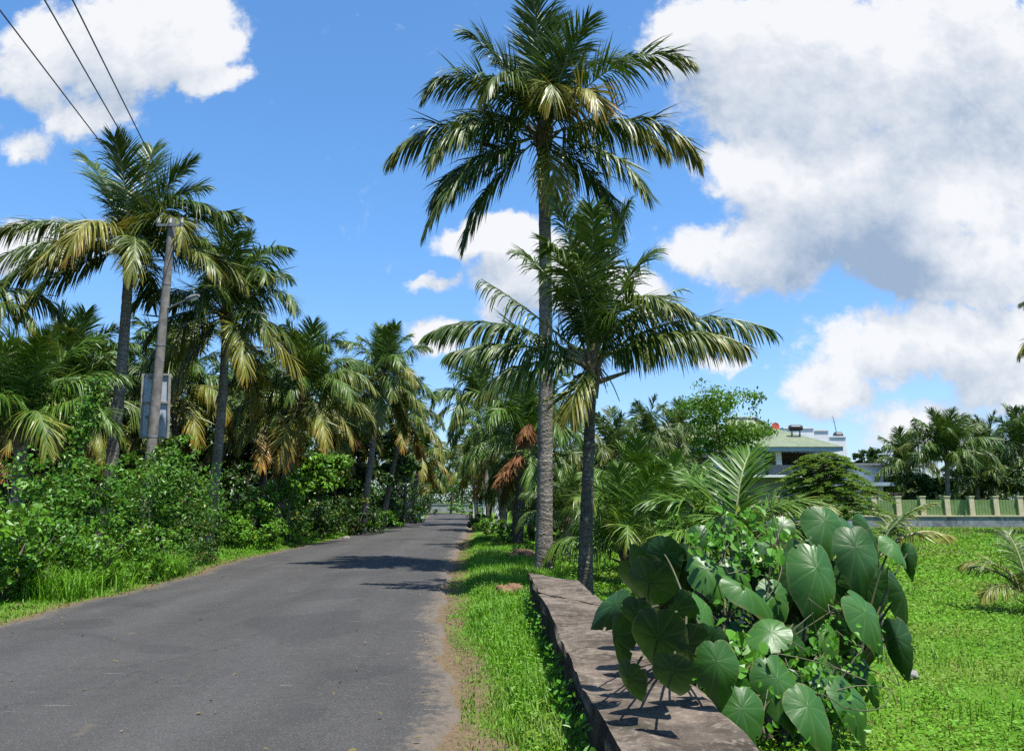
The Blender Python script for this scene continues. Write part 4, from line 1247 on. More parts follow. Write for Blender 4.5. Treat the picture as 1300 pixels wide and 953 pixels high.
# ------------------------------------------------------------------ right palms
RG = "coconut palms along the road"
S = None
palm_px(668, 560, 25.0, 0.19, "squat coconut palm with brown dead fronds hanging behind the tallest palm's trunk", 655, seed=14, nf=20, age=0.22, size=0.86, fresh=.55, bark=M_TRUNK_DARK, group=RG, dead=1)
F_ = bpy.data.objects[[o.name for o in COL.objects if o.get('label', '').startswith('squat coconut palm')][0]]
tF = at(668, 560, 25.0) - np.array(F_.location)
L_DEADF = leaf_material("dead_frond_leaf", (.12, .05, .022), (.3, .15, .07), trans=(.3, .15, .06), tfac=.15, rough=.7, spec=.1)
for i, (px, py, rx, rz, tl) in enumerate([(647, 596, .27, .52, .42), (668, 553, .25, .27, .1)]):
    g = np.random.default_rng(700 + i); c_ = at(px, py, 23.4) - np.array(F_.location)
    mb = MB(); k = 520; q = g.random(k); dl = rand_dirs(g, k) * (g.random(k) ** .4)[:, None]
    P = c_ + dl * np.array([rx, rx, rz]) + np.array([-tl, 0, 0]) * (-dl[:, 2:3])
    D = norm(np.array([tl * -.5, -.1, -1.0]) + dl * np.array([.8, .8, .2]))
    leaves(mb, P - D * .12, D, norm(rand_dirs(g, k) + np.array([0, -.8, .4])), g.uniform(.18, .36, k), .035, g.random(k))
    mb.tube([tF + np.array([0, -.1, 0]), tF * .5 + c_ * .5 + np.array([0, -.3, .35]), c_ + np.array([.1, 0, rz * .7])], [.03, .025, .015], 5, 1)
    tag(mb.build("dead_frond", [L_DEADF, M_HEART], F_), "reddish brown hanging dead frond")
palm_px(606, 512, 46.0, 0.17, "coconut palm at the right of the road's end rising above the squat palm", 622, seed=15, nf=22, fresh=.3, age=0.25, size=1.05, group=RG, lod=1)
palm_px(690, 575, 29.0, 0.14, "slim dark trunked coconut palm just right of the squat palm", 671, seed=16, nf=22, age=.3, size=.85, bark=M_TRUNK_DARK, group=RG)
palm_px(628, 575, 38.0, 0.16, "coconut palm with drooping yellow green fronds over the right road edge", 640, seed=17, nf=20, fresh=.3, age=.45, size=.85, group=RG)
palm_px(598, 588, 62.0, 0.16, "small looking coconut palm farthest along the right side of the road", 606, seed=18, nf=18, age=.4, group=RG, lod=1)
palm_px(544, 606, 86.0, 0.16, "low coconut palm with yellow fronds left of the road's end", 540, seed=19, nf=16, age=.45, group=RG, lod=1, size=.9)
DG = "distant palms beyond the field"
DL = ["distant palm with an upright tuft showing left of the broadleaf tree", "rounder distant palm crown touching the broadleaf tree's left edge", "low distant palm directly right of the dark stocky palm's trunk"]
for i, (px, py, Y, sz) in enumerate([(822, 562, 46, .95), (862, 556, 56, 1.0), (778, 580, 40, .9)]):
    palm_px(px, py, Y, 0.16, DL[i], px, seed=60 + i, nf=20, age=.25, lod=1, group=DG, size=sz)
FL = ["big coconut palm with a tall upright tuft behind the fence at right", "smaller coconut palm left of the big tufted one behind the fence", "coconut palm right of the big tufted one behind the fence", "coconut palm behind the fence at the right picture edge", "coconut palm low behind the fence near the right edge, pale fronds"]
for i, (px, py, Y, sz) in enumerate([(1202, 580, 52, 1.12), (1150, 592, 60, 1.0), (1256, 580, 60, 1.15), (1296, 572, 56, 1.15), (1240, 604, 53.5, .8)]):
    palm_px(px, py, Y, 0.18, FL[i], px, seed=70 + i, nf=26, age=.22, lod=1, group=DG, size=sz, fresh=.2, young=(i == 0))
palm_px(1372, 420, 38.0, 0.17, "coconut palm outside the right picture edge, only frond tips showing against the sky", 1374, seed=80, nf=22, age=.45, group=DG, size=1.0)

# young palms
YG = "young palms by the field"
def young(px, py, Y, label, n=12, size=0.6, seed=0, fresh=.8, age=.1, base=None, specs=None, **kw):
    c = at(px, py, Y)
    return palm((c[0] if base is None else base, Y, FIELD - .05), c, 0.09 * size / 0.6, label, YG, specs=specs, nf=n, size=size, seed=seed, fresh=fresh, age=age, young=True, name="young_palm", **kw)

young(795, 700, 15.5, "young palm with arching thin stems standing in the weeds right of the dark palm's trunk", 13, .62, 90, .7, .15)
young(846, 682, 18.0, "upright bright green young palm in the field left of the fan shaped frond", 14, .72, 91, .9, .1)
young(812, 652, 26.0, "taller young palm behind the two near field palms", 15, .85, 92, .6, .15)
young(720, 660, 20.5, "dark young palm growing between the two big trunks", 12, .5, 95, .1, .1)
S = [(50, 76, 34, 1.12, .12, .0, dict(pw=1.6)), (-4, 50, 66, 1.12, .35, .36, dict(pw=1.3)), (174, 48, 74, 1.1, .3, .0), (186, 8, 40, 1.0, .5, .42), (200, 20, 60, 1.1, .4, .25), (-25, 14, 60, 1.1, .5, .5),
     (-8, 30, 80, .95, .45, .3), (120, 66, 50, .95, .2, .0), (250, 40, 90, .9, .4, .3), (95, 50, 70, 1.0, .3, .1)]
young(932, 690, 9.2, "young palm with a large sunlit fan shaped frond just behind the big leaved plant", specs=S, seed=93, fresh=.75, ll=.55, nl=105, lw=.025, size=.4)
S = [(78, 74, 40, 1.0, .3, .0), (20, 64, 46, 1.0, .3, .0), (170, 60, 85, .95, .4, .55), (190, 30, 80, .8, .6, .6), (-20, 40, 70, .9, .5, .1), (250, 55, 80, .8, .5, .2), (10, 20, 60, .8, .6, .3), (140, 45, 60, .9, .4, .1)]
young(1308, 758, 11.5, "small dark young palm with a browning arched frond at the right edge of the field", specs=S, seed=94, fresh=.05, ll=.36, nl=60, lw=.016, size=.3)
S = [(10, 35, 60, .9, .5, .7), (-10, 62, 50, .8, .3, .4), (40, 50, 60, .8, .4, .5), (170, 50, 60, .8, .4, .3)]
young(1112, 712, 8.4, "little palm with a dry tan frond sticking out right of the big leaved plant", specs=S, seed=96, fresh=.2, ll=.3, nl=44, lw=.018, size=.12)

# ------------------------------------------------------------------ broadleaf trees
broad_tree(912, 545, 32, 2.05, 2.1, "light airy broadleaf tree with small bright leaves left of the tiled roof", L_AIRY, 8200, .125, seed=1, lobes=17, clump=.36, inner=.12)
broad_tree(862, 606, 34, 1.5, 1.1, "lower leafy part tree left of the airy broadleaf tree, in front of the house", L_MID, 4000, .13, seed=2, lobes=9)
# layered feathery tree
def feathery(px, py, Y, rw, h0, h1, label, seed):
    g = np.random.default_rng(seed)
    c = at(px, py, Y); zb = -0.15
    root = empty("feathery_tree", (c[0], Y, zb), label, "tree")
    mb = MB(); H = h1 - zb
    mb.tube([(0, 0, -.2), (0.05, 0, H * .3), (-.05, 0, H * .65), (0.02, 0, H * .95)], [.11, .08, .05, .015], 7)
    lv = MB()
    nb = 92
    for i in range(nb):
        q = (i + .5) / nb
        zz = (h0 - zb) + (H - (h0 - zb)) * q ** 0.9
        a = i * 2.39996; ln = rw * (1.04 - .62 * q ** 2) * g.uniform(.72, 1.08)
        e = R(22 - 8 * q)
        s = np.linspace(0, 1, 7)
        d = np.array([math.cos(a), math.sin(a), 0])
        pts = np.array([0, 0, zz - .35]) + d * (ln * s)[:, None] + np.array([0, 0, 1.0]) * (ln * (math.tan(e) * s - .42 * s ** 2.2))[:, None]
        mb.tube(pts, .025 * (1 - .85 * s) + .003, 4)
        S_ = np.array([-d[1], d[0], 0])
        nt = 34
        st = g.uniform(.22, 1, nt); sg = g.choice([-1, 1], nt)
        p = np.stack([np.interp(st, s, pts[:, j]) for j in range(3)], -1)
        tl = g.uniform(.25, .55, nt) * (1.1 - .5 * st)
        dd = norm(d * .75 + S_ * (sg * g.uniform(.3, 1.0, nt))[:, None] + np.array([0, 0, -.05]))
        # leaflets along every twig
        m_ = 9; tt = np.tile(np.linspace(.1, 1, m_), nt); ii = np.repeat(np.arange(nt), m_)
        P = p[ii] + dd[ii] * (tl[ii] * tt)[:, None] + np.array([0, 0, -.1]) * (tt ** 2)[:, None] * tl[ii][:, None] + g.normal(0, .012, (nt * m_, 3))
        D = norm(dd[ii] * .5 + np.cross(dd[ii], np.array([0, 0, 1.0])) * g.choice([-1, 1], nt * m_)[:, None] + g.normal(0, .2, (nt * m_, 3)))
        leaves(lv, P, D, norm(np.array([0, 0, 1.0]) + g.normal(0, .3, (nt * m_, 3))), .13 * g.uniform(.7, 1.2, nt * m_), .055, np.clip(g.normal(.5, .2, nt * m_), 0, 1))
    mb.build("trunk", M_BARK, root, True); lv.build("crown", L_FEATH, root)
feathery(1048, 620, 35, 2.5, 0.9, at(1036, 566, 35)[2], "dark feathery layered tree in front of the house's right corner", 4)

TL = [("dense dark tree deep in the left grove behind the leaning pole", 200, 590, 30, 3.2, 1.7), ("dense dark tree at the far left behind the short young palm", 40, 600, 27, 3.0, 1.6),
      ("dark tree behind the slanting palm trunk", 370, 590, 33, 2.6, 1.6), ("dark tree standing behind the slim pale trunk", 455, 590, 42, 3.2, 2.2), ("dark tree between the orange fronded palm and the slanting trunk", 300, 600, 38, 3.0, 1.8),
      ("dark tree behind the low wall of palms at left, between pole and tawny palm", 120, 590, 36, 3.2, 1.8), ("dark bushy tree where the road meets the far left palms", 425, 610, 36, 2.0, 1.3)]
for i, (lb, px, py, Y, rw, rh) in enumerate(TL):
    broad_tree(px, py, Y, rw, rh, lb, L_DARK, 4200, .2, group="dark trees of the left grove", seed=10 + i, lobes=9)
TR = [("bright leafy tree over the left road edge near the bend", 512, 588, 44, 1.9, 1.4, L_MID), ("leafy sapling with big light leaves behind the left bushes", 402, 606, 31, 1.1, 1.3, L_BUSH_PALE), ("round green tree at the end of the road", 572, 608, 92, 4.4, 3.8, L_MID),
      ("green tree behind the road's end, left of the round one", 545, 600, 100, 5.0, 4.2, L_MID), ("dark tree behind the squat palm, right of the road", 640, 610, 50, 2.6, 2.6, L_DARK), ("dark shrubby tree between the two big trunks", 715, 625, 34, 2.0, 1.7, L_DARK),
      ("mid green tree right of the dark palm trunk", 770, 618, 42, 2.6, 1.7, L_MID), ("dark dense bush tree behind the fence below the big tufted palm", 1172, 622, 53, 1.7, 1.6, L_DARK), ("dark bush tree behind the fence at the right edge", 1275, 618, 54, 2.6, 1.5, L_DARK),
      ("round dark tree top far behind the small white house", 1105, 585, 86, 2.2, 1.2, L_DARK), ("dark tree beside the small white house's right wall", 1132, 600, 72, 2.0, 2.2, L_DARK), ("tree behind the distant palms, over the fence", 815, 610, 54, 4.0, 2.0, L_MID),
      ("dark tree right of the road behind the yellow fronded palm", 612, 612, 66, 3.0, 2.6, L_DARK), ("green tree showing between the tallest palm and the dark trunk", 735, 600, 60, 3.2, 2.4, L_MID), ("dark tree behind the fence left of the right edge", 1225, 618, 58, 2.4, 1.6, L_DARK),
      ("low dark tree under the airy broadleaf tree", 890, 630, 36, 2.2, 1.2, L_DARK)]
for i, (lb, px, py, Y, rw, rh, m_) in enumerate(TR):
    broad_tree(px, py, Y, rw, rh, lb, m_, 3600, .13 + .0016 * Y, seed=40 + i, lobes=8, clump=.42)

# ------------------------------------------------------------------ bushes
def el(px, py, Y, rx, rz, ry=None):
    c = at(px, py, Y)
    if px < 560: c[0] = min(c[0], float(xl(Y)) - rx * 1.0 - .18)
    return (c, (rx, ry or rx, rz))

BG = "roadside bushes"
bush([el(95, 640, 14.2, .95, .8), el(55, 690, 12.6, .8, .62), el(150, 610, 15.0, .75, .6), el(35, 640, 13.5, .8, .7)], "largest dense leafy bush at the far left, climbing highest beside the road", L_BUSH, 9500, .085, 1, group=BG, stems=14)
bush([el(205, 630, 17.2, 1.0, .85), el(252, 638, 18.6, .85, .75), el(225, 592, 17.6, .6, .55)], "tall leafy bush wrapped round the foot of the leaning pole", L_BUSH, 8000, .085, 2, group=BG)
bush([el(168, 692, 14.3, .75, .5), el(122, 702, 13.2, .55, .4)], "lower rounded bush in front of the leaning pole's bush", L_BUSH_PALE, 4200, .07, 3, group=BG)
bush([el(258, 684, 18.0, .75, .52), el(222, 702, 16.2, .55, .38), el(276, 702, 18.4, .42, .3), el(242, 660, 17.6, .65, .5)], "small leaved bush with scattered pinkish flowers reaching the road", L_LANT, 8200, .055, 4, name="flowering_shrub", group=BG, flower=.035)
bush([el(12, 700, 11.4, .7, .5), el(-30, 680, 11.0, .9, .7)], "bright bush with larger leaves at the left picture edge", L_BUSH_PALE, 2600, .11, 5, group=BG)
bush([el(322, 640, 25.0, .7, .6), el(345, 645, 27, .7, .5)], "leafy sapling clump right of the flowering bush, set back in shade", L_BUSH, 2200, .13, 6, group=BG)
bush([el(350, 669, 23.5, .8, .62), el(386, 660, 26.0, .9, .68)], "first rounded bush at the road edge right of the bare patch", L_BUSH_PALE, 4200, .1, 7, group=BG)
bush([el(415, 655, 30.0, 1.0, .72), el(440, 651, 33, 1.0, .72)], "second bush along the left road edge, brownish at one side", L_LANT, 3800, .12, 8, group=BG)
bush([el(468, 649, 39.0, 1.2, .8), el(486, 646, 44.0, 1.2, .85)], "third bush along the left road edge below the slim palm trunk", L_BUSH_PALE, 3400, .13, 9, group=BG)
bush([el(508, 648, 54.0, 1.1, .7), el(522, 646, 62.0, 1.1, .8)], "fourth bush along the left road edge near the shed", L_BUSH, 2000, .15, 10, group=BG)
bush([el(536, 645, 74.0, 1.1, .9), el(546, 644, 82.0, 1.0, .9)], "farthest bush on the left where the road bends", L_BUSH_PALE, 1500, .17, 11, group=BG)
bush([el(385, 610, 25.5, .55, .5), el(405, 625, 26.0, .5, .5)], "upright leafy shrub with bright tops under the slanting palm", L_BUSH_PALE, 1500, .14, 12, group=BG)
bush([el(508, 610, 40, .9, .7), el(525, 625, 42, .7, .6)], "large leaved bright shrub beside the far left palms", L_BUSH_PALE, 1800, .17, 13, group=BG)
RBG = "bushes at the right of the road"
bush([el(690, 705, 19.5, .45, .22), el(668, 700, 20.5, .4, .2)], "low green weedy bush left of the tallest palm's foot", L_BUSH_PALE, 1600, .07, 14, group=RBG, stems=4)
bush([el(622, 668, 34, .7, .35), el(610, 662, 40, .8, .4)], "dark low bush on the right verge under the palms", L_BUSH, 1900, .12, 15, group=RBG)
bush([el(640, 690, 25, .45, .3), el(655, 680, 27, .5, .4)], "shaded weedy bush at the dark palm trunk's foot", L_BUSH, 1500, .09, 16, group=RBG)
bush([el(700, 655, 24, .7, .6), el(722, 640, 26, .6, .7)], "dark leafy shrub between the tallest palm and the dark trunk", L_DARK, 2200, .1, 17, group=RBG)
bush([el(880, 680, 15, .7, .5), el(850, 690, 14, .5, .35)], "tangled green bush behind the big leaved plant, left part", L_BUSH_PALE, 2600, .08, 18, group=RBG)
bush([el(990, 690, 11.5, .5, .35), el(960, 700, 10.5, .5, .3)], "tangled green bush behind the big leaved plant's top", L_BUSH, 2000, .07, 19, group=RBG)
bush([el(1000, 650, 30, 1.2, .5), el(1060, 655, 33, 1.0, .4)], "low hedge like bush under the feathery tree", L_MID, 2200, .12, 20, group=RBG)
bush([el(770, 655, 33, 1.2, .6), el(740, 650, 31, .9, .7)], "shaded bush behind the young field palms", L_DARK, 2000, .13, 21, group=RBG)
bush([el(880, 650, 36, 1.6, .6)], "leafy bush in front of the house's ground floor", L_MID, 1900, .14, 22, group=RBG)
bush([el(598, 648, 88, 1.0, .9), el(578, 647, 106, 1.5, 1.0), el(558, 648, 106, 1.2, .8)], "green bushes before the white compound wall at the road's end", L_BUSH_PALE, 1500, .22, 23, group=RBG)
c = at(1126, 632, 53.5)
bush([(c, (.35, .35, .35))], "little bush with pink flowers by the brick gate posts", leaf_material("pink_flower_bush", (.05, .1, .02), (.1, .2, .03), flower=(.5, .06, .12)), 500, .12, 24, name="flowering_shrub", flower=.4, floor=-.15)

# long grass clump on the left and stumps
g = np.random.default_rng(21)
mb = MB()
k = 2600
cx_ = [gnd(150, 735), gnd(205, 733), gnd(110, 745), gnd(60, 760)]
ci = g.integers(0, 4, k)
x = np.array([c[0] for c in cx_])[ci] + g.normal(0, .32, k); y = np.array([c[1] for c in cx_])[ci] + g.normal(0.15, .28, k)
x = np.minimum(x, xl(y) - .3)
blades(mb, g, x, y, gz(x, y), g.uniform(.2, .55, k), g.uniform(.01, .018, k), .9)
tag(mb.build("long_grass", L_GRASS), "long arching grass in front of the left bushes", "grass", kind="stuff")
M_STUMP = plain("mossy_post", (.06, .045, .035), (.12, .1, .07), 9.0, .95, bump=.03)
for i, (px, py, w, h, lb) in enumerate([(8, 762, .09, .34, "dark weathered stump post at the left picture edge in the grass"), (36, 757, .07, .32, "thinner dark stump post right of the edge one, leaning in the grass")]):
    c = gnd(px, py); mb = MB()
    s = np.linspace(0, 1, 8); mb.tube(np.stack([.08 * s * (i * 2 - 1) + 0 * s, 0 * s, -.1 + (h + .1) * s], -1), w * (1 + .12 * np.sin(s * 9 + i)), 9)
    o = mb.build("stump_post", M_STUMP, None, True); o.location = (c[0], c[1] + .3, 0); tag(o, lb, "post")

# climbing vine on a stake
g = np.random.default_rng(33)
A = at(70, 600, 15.8); B = at(128, 482, 16.2); A[2] -= .5
root = empty("climbing_vine", (A[0], A[1], -0.1), "climbing vine twisting up a slanting stake above the far left bush", "vine")
mb = MB(); o3 = np.array([A[0], A[1], -.1]); mb.tube([A - o3 - np.array([0.1, 0, 1.0]), A - o3, B - o3], [.03, .028, .015], 5); mb.build("stem", M_BARK, root)
mb = MB(); k = 900; q = g.random(k); P = A - o3 + (B - A) * q[:, None] + g.normal(0, .16, (k, 3)) * (1.15 - .6 * q)[:, None]
N = norm(rand_dirs(g, k) + np.array([.2, -.5, .8])); D = norm(np.cross(N, rand_dirs(g, k)) + np.array([0, 0, -.4]))
leaves(mb, P, D, N, g.uniform(.06, .12, k), g.uniform(.05, .09, k), g.random(k)); mb.build("foliage", L_BUSH, root)

# dry brush on the bare patch
mb = MB(); g = np.random.default_rng(35); k = 500; c = gnd(312, 690); x = c[0] - .4 + g.normal(0, .55, k); y = c[1] + .6 + g.normal(0, .4, k); x = np.minimum(x, xl(y) - .35)
blades(mb, g, x, y, gz(x, y), g.uniform(.1, .4, k), g.uniform(.008, .016, k), 1.0)
tag(mb.build("dry_brush", L_DRY), "dry brownish brush between the flowering bush and the roadside bushes", "grass", kind="stuff")

# ------------------------------------------------------------------ utility pole, sign, lamp, wires
PY = 18.3
pb = at(190, 600, PY); pt = at(219, 278, PY)
pbx = np.array([pb[0] - .02, PY, -0.15])
M_POLE = plain("weathered_pole", (.095, .085, .074), (.19, .175, .158), 5.0, .9, bump=.01)
pole = empty("utility_pole", pbx, "slightly leaning weathered grey utility pole rising out of the left bushes", "pole")
s = np.linspace(0, 1, 14)
loc = (pt - pbx)
mb = MB(); mb.tube(np.array([0, 0, -.4]) * (1 - s)[:, None] + loc * s[:, None], .135 - .045 * s, 12); mb.build("shaft", M_POLE, pole, True)
mb = MB()
for zq in (.36, .62, .8):
    p = loc * zq; r_ = .135 - .045 * zq + .006
    mb.tube([p - np.array([0, 0, .02]), p + np.array([0, 0, .02])], [r_, r_], 12)
mb.build("band", M_METAL, pole, True)
mb = MB(); p = loc * .975; mb.box(p + np.array([-.32, -.15, -.028]), p + np.array([.32, -.095, .028])); mb.build("crossarm", M_METAL, pole)
ins = []
for dx in (-.28, .0, .28):
    mb = MB(); q = p + np.array([dx, -.122, .031]); mb.tube([q, q + [0, 0, .05], q + [0, 0, .1], q + [0, 0, .16]], [.03, .055, .035, .045], 8); mb.build("insulator", plain("porcelain", (.5, .46, .42)) if not ins else bpy.data.materials["porcelain"], pole, True)
    ins.append(pbx + q + np.array([0, 0, .15]))
# street lamp arm
a0 = at(214, 391, PY); a1 = at(236, 381, PY - .35); a2 = at(250, 376, PY - .5)
root = empty("street_lamp", a0, "small street lamp on a slanting arm from the utility pole", "street lamp")
mb = MB(); mb.tube([np.array([-.03, 0, -.02]), a1 - a0], [.022, .02], 7); mb.build("arm", M_METAL, root, True)
d = norm(a2 - a1); mb = MB()
s5 = np.array([0, .1, .35, .7, 1.0]); mb.tube((a1 - a0) + d * (s5 * .42)[:, None], np.array([.03, .062, .075, .07, .03]), 10); mb.build("lamp_housing", M_METAL, root, True)
mb = MB(); mb.tube((a1 - a0) + d * (np.array([.3, .5, .7, .9]) * .42)[:, None] + np.array([0, 0, -.035]), [.03, .055, .055, .03], 8); mb.build("lamp_glass", plain("lamp_glass", (.75, .75, .72), None, 3, .2), root, True)
# sign panel on the far side of the pole
Yp = PY + .30
def P2(px, py): return at(px, py, Yp)
cor = [P2(177, 556), P2(214, 556), P2(221, 472.5), P2(180, 474)]
so = (cor[0] + cor[1]) / 2
root = empty("sign_panel", so, "back of a white two section sign board fixed to the utility pole", "sign")
ex = norm(cor[1] - cor[0]); ez = norm(cor[3] - cor[0]); eyv = np.array([0, 1.0, 0])
Wd = np.linalg.norm(cor[1] - cor[0]); Hd = np.linalg.norm(cor[3] - cor[0])
def pbx_(mb, x0, x1, z0, z1, y0, y1):
    V = [(-Wd / 2) * ex + ex * x + ez * z + eyv * y for (x, y, z) in [(x0, y0, z0), (x1, y0, z0), (x1, y1, z0), (x0, y1, z0), (x0, y0, z1), (x1, y0, z1), (x1, y1, z1), (x0, y1, z1)]]
    mb.add(V, [(0, 3, 2, 1), (4, 5, 6, 7), (0, 1, 5, 4), (1, 2, 6, 5), (2, 3, 7, 6), (3, 0, 4, 7)])
M_SIGN = plain("sign_sheet", (.42, .46, .5), (.34, .38, .42), 4.0, .5)
M_FRAME = plain("sign_frame_metal", (.22, .2, .17), (.32, .29, .25), 12.0, .6)
for z0, z1 in ((.02, Hd * .55), (Hd * .555, Hd - .02)):
    mb = MB(); pbx_(mb, .015, Wd - .015, z0, z1, .04, .055); mb.build("sheet", M_SIGN, root)
mb = MB(); b_ = .045
pbx_(mb, 0, b_, 0, Hd, 0, .037); pbx_(mb, Wd - b_, Wd, 0, Hd, 0, .037)
for z in (0, Hd * .55 - b_ / 2, Hd - b_): pbx_(mb, b_ + .002, Wd - b_ - .002, z, z + b_, .002, .035)
mb.build("frame", M_FRAME, root)
mb = MB(); pbx_(mb, Wd * .25, Wd * .75, Hd * .93, Hd * .97, -.12, -.003); pbx_(mb, Wd * .25, Wd * .75, Hd * .3, Hd * .34, -.12, -.003); mb.build("bracket", M_METAL, root)
# wires
M_WIRE = plain("wire", (.06, .06, .065), None, 3, .5)
for i, (px, py, lb) in enumerate([(0, 4, "left overhead wire running from the pole out of the top left corner"), (62, 0, "middle overhead wire running from the pole to the top edge"), (97, 0, "right overhead wire running from the pole to the top edge")]):
    A = ins[i]; Bp = at(px, py, 9.0)
    far = A + (Bp - A) * (40.0 / np.linalg.norm(Bp - A))
    s = np.linspace(0, 1, 30); pts = A + (far - A) * s[:, None] - np.array([0, 0, 1.0]) * (0.5 * s * (1 - s))[:, None]
    mb = MB(); mb.tube(pts - A, .011, 5); o = mb.build("overhead_wire", M_WIRE); o.location = tuple(A); tag(o, lb, "wire", "overhead wires")

# ------------------------------------------------------------------ big leaved plant (peltate leaves)
M_BIG, t, bs, out = new_mat("big_leaf")
geo = t.n('ShaderNodeNewGeometry'); pos = geo.outputs['Position']
vein, rim, rr_ = t.attr('pu'), t.attr('pv'), t.attr('rnd')
nz = t.noise(pos, 9.0, 4.0, .6).outputs[0]
c = t.mix(t.math('MULTIPLY_ADD', nz, .8, -.1, clamp=True), (.010, .044, .005), (.027, .088, .010))
c = t.mix(t.smooth(rr_, .22, .0), c, (.006, .02, .005))  # lowest leaf values go near black: shade painted into left and inner leaves
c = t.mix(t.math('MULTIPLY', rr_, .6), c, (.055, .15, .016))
c = t.mix(t.math('MULTIPLY', vein, .32), c, (.14, .2, .06))
br = t.smooth(t.noise(pos, 30, 3, .7).outputs[0], .68, .75)
c = t.mix(t.math('MULTIPLY', br, .6), c, (.1, .075, .03))
ed_ = t.math('MULTIPLY', t.smooth(t.math('ADD', rim, t.math('MULTIPLY_ADD', t.noise(pos, 14.0, 3.0).outputs[0], .5, -.25)), .93, 1.06), .6)
c = t.mix(ed_, c, (.11, .1, .03))
t.setin(bs.inputs['Base Color'], c); bs.inputs['Roughness'].default_value = .42; bs.inputs['Specular IOR Level'].default_value = .34
b = t.n('ShaderNodeBump'); b.inputs['Strength'].default_value = .25; b.inputs['Distance'].default_value = .01
t.link(nz, b.inputs['Height']); t.link(b.outputs[0], bs.inputs['Normal'])
tr = t.n('ShaderNodeBsdfTranslucent'); t.setin(tr.inputs[0], (.05, .17, .012))
mx = t.n('ShaderNodeMixShader'); mx.inputs[0].default_value = .07
t.link(bs.outputs[0], mx.inputs[1]); t.link(tr.outputs[0], mx.inputs[2]); t.link(mx.outputs[0], out.inputs[0])
M_STALK = plain("leaf_stalk", (.04, .06, .02), (.075, .06, .03), 8.0, .6)


def big_leaf(mb, ctr, tipd, nrm, Lh, Wh, seed, droop=.25, cup=.07, rnd=.3, hole=True):
    """heart shaped leaf: stalk joins inside the blade; ctr = joint, tipd = direction of the tip, nrm = face normal"""
    g = np.random.default_rng(seed)
    NA, NR = 126, 9
    th = np.linspace(-np.pi, np.pi, NA, endpoint=False)        # 0 = tip direction
    a = np.abs(th) / np.pi
    # outline radius from joint: long to the pointed tip, rounded sides, shallow notch behind
    rad = np.interp(a, [0, .03, .09, .2, .35, .5, .65, .8, .9, 1.0], [1.5, 1.36, 1.17, .97, .86, .82, .80, .76, .70, .58])
    rad = rad * (1 + .02 * np.sin(th * 5 + seed) + .008 * np.sin(th * 17 + seed))
    nv = 9; va = np.linspace(-np.pi, np.pi, nv, endpoint=False) + np.pi / nv * 0 
    dv_ = np.min(np.abs((th[:, None] - va[None] + np.pi) % (2 * np.pi) - np.pi), 1)
    vein_ = np.clip(1 - dv_ / .06, 0, 1)
    q = np.linspace(0, 1, NR)[1:]
    x = np.cos(th)[None] * rad[None] * q[:, None]; y = np.sin(th)[None] * rad[None] * q[:, None]
    z = -cup * (q[:, None] ** 2) + 0.008 * (np.clip(dv_ / .35, 0, 1)[None]) * np.sin(q[:, None] * np.pi * .9)
    kk_ = g.uniform(.05, .42); wv_l = g.uniform(.04, .10); ph_ = g.uniform(0, 6)
    z = z - (droop + g.uniform(-.12, .2)) * np.clip(x, 0, None) ** 2 - kk_ * np.abs(y) ** 1.5 + wv_l * np.sin(x * 4.2 + ph_) * y + g.normal(0, .003, x.shape)
    x = np.vstack([np.zeros((1, NA)), x]); y = np.vstack([np.zeros((1, NA)), y]); z = np.vstack([np.zeros((1, NA)), z])
    X = norm(tipd); Nn = norm(nrm - X * np.dot(nrm, X)); Y = np.cross(Nn, X)
    V = np.asarray(ctr) + X * (x * Lh / 2.0)[..., None] + Y * (y * Wh / 1.66)[..., None] + Nn * (z * Lh * .5)[..., None]
    idx = np.arange(NR * NA).reshape(NR, NA)
    F = np.stack([idx[:-1], idx[1:], np.roll(idx[1:], -1, 1), np.roll(idx[:-1], -1, 1)], -1)
    if hole:                                                    # insect bites at the rim
        keep = np.ones((NR - 1, NA), bool)
        for _ in range(int(g.integers(0, 7))):
            j = int(g.integers(0, NA)); keep[NR - 2, j:j + int(g.integers(1, 4))] = False
        F = F[keep]
    cr_ = np.concatenate([[0], q])
    uu = vein_[None] * np.ones((NR, 1)) * np.interp(cr_, [0, .08, 1], [1, 1, .35])[:, None]
    mb.add(V.reshape(-1, 3), F.reshape(-1, 4), 0, u=uu.ravel(), v=np.repeat(cr_, NA), r=rnd)


def zc(zx, zy): return 760 + zx / 3.095, 560 + zy / 3.095
PLX, PLY = 1.55, 5.1
plant = empty("big_leaved_plant", (PLX, PLY, FIELD), "large bush of huge heart shaped dark green leaves leaning over the wall in the foreground", "plant")
po = np.array([PLX, PLY, FIELD])
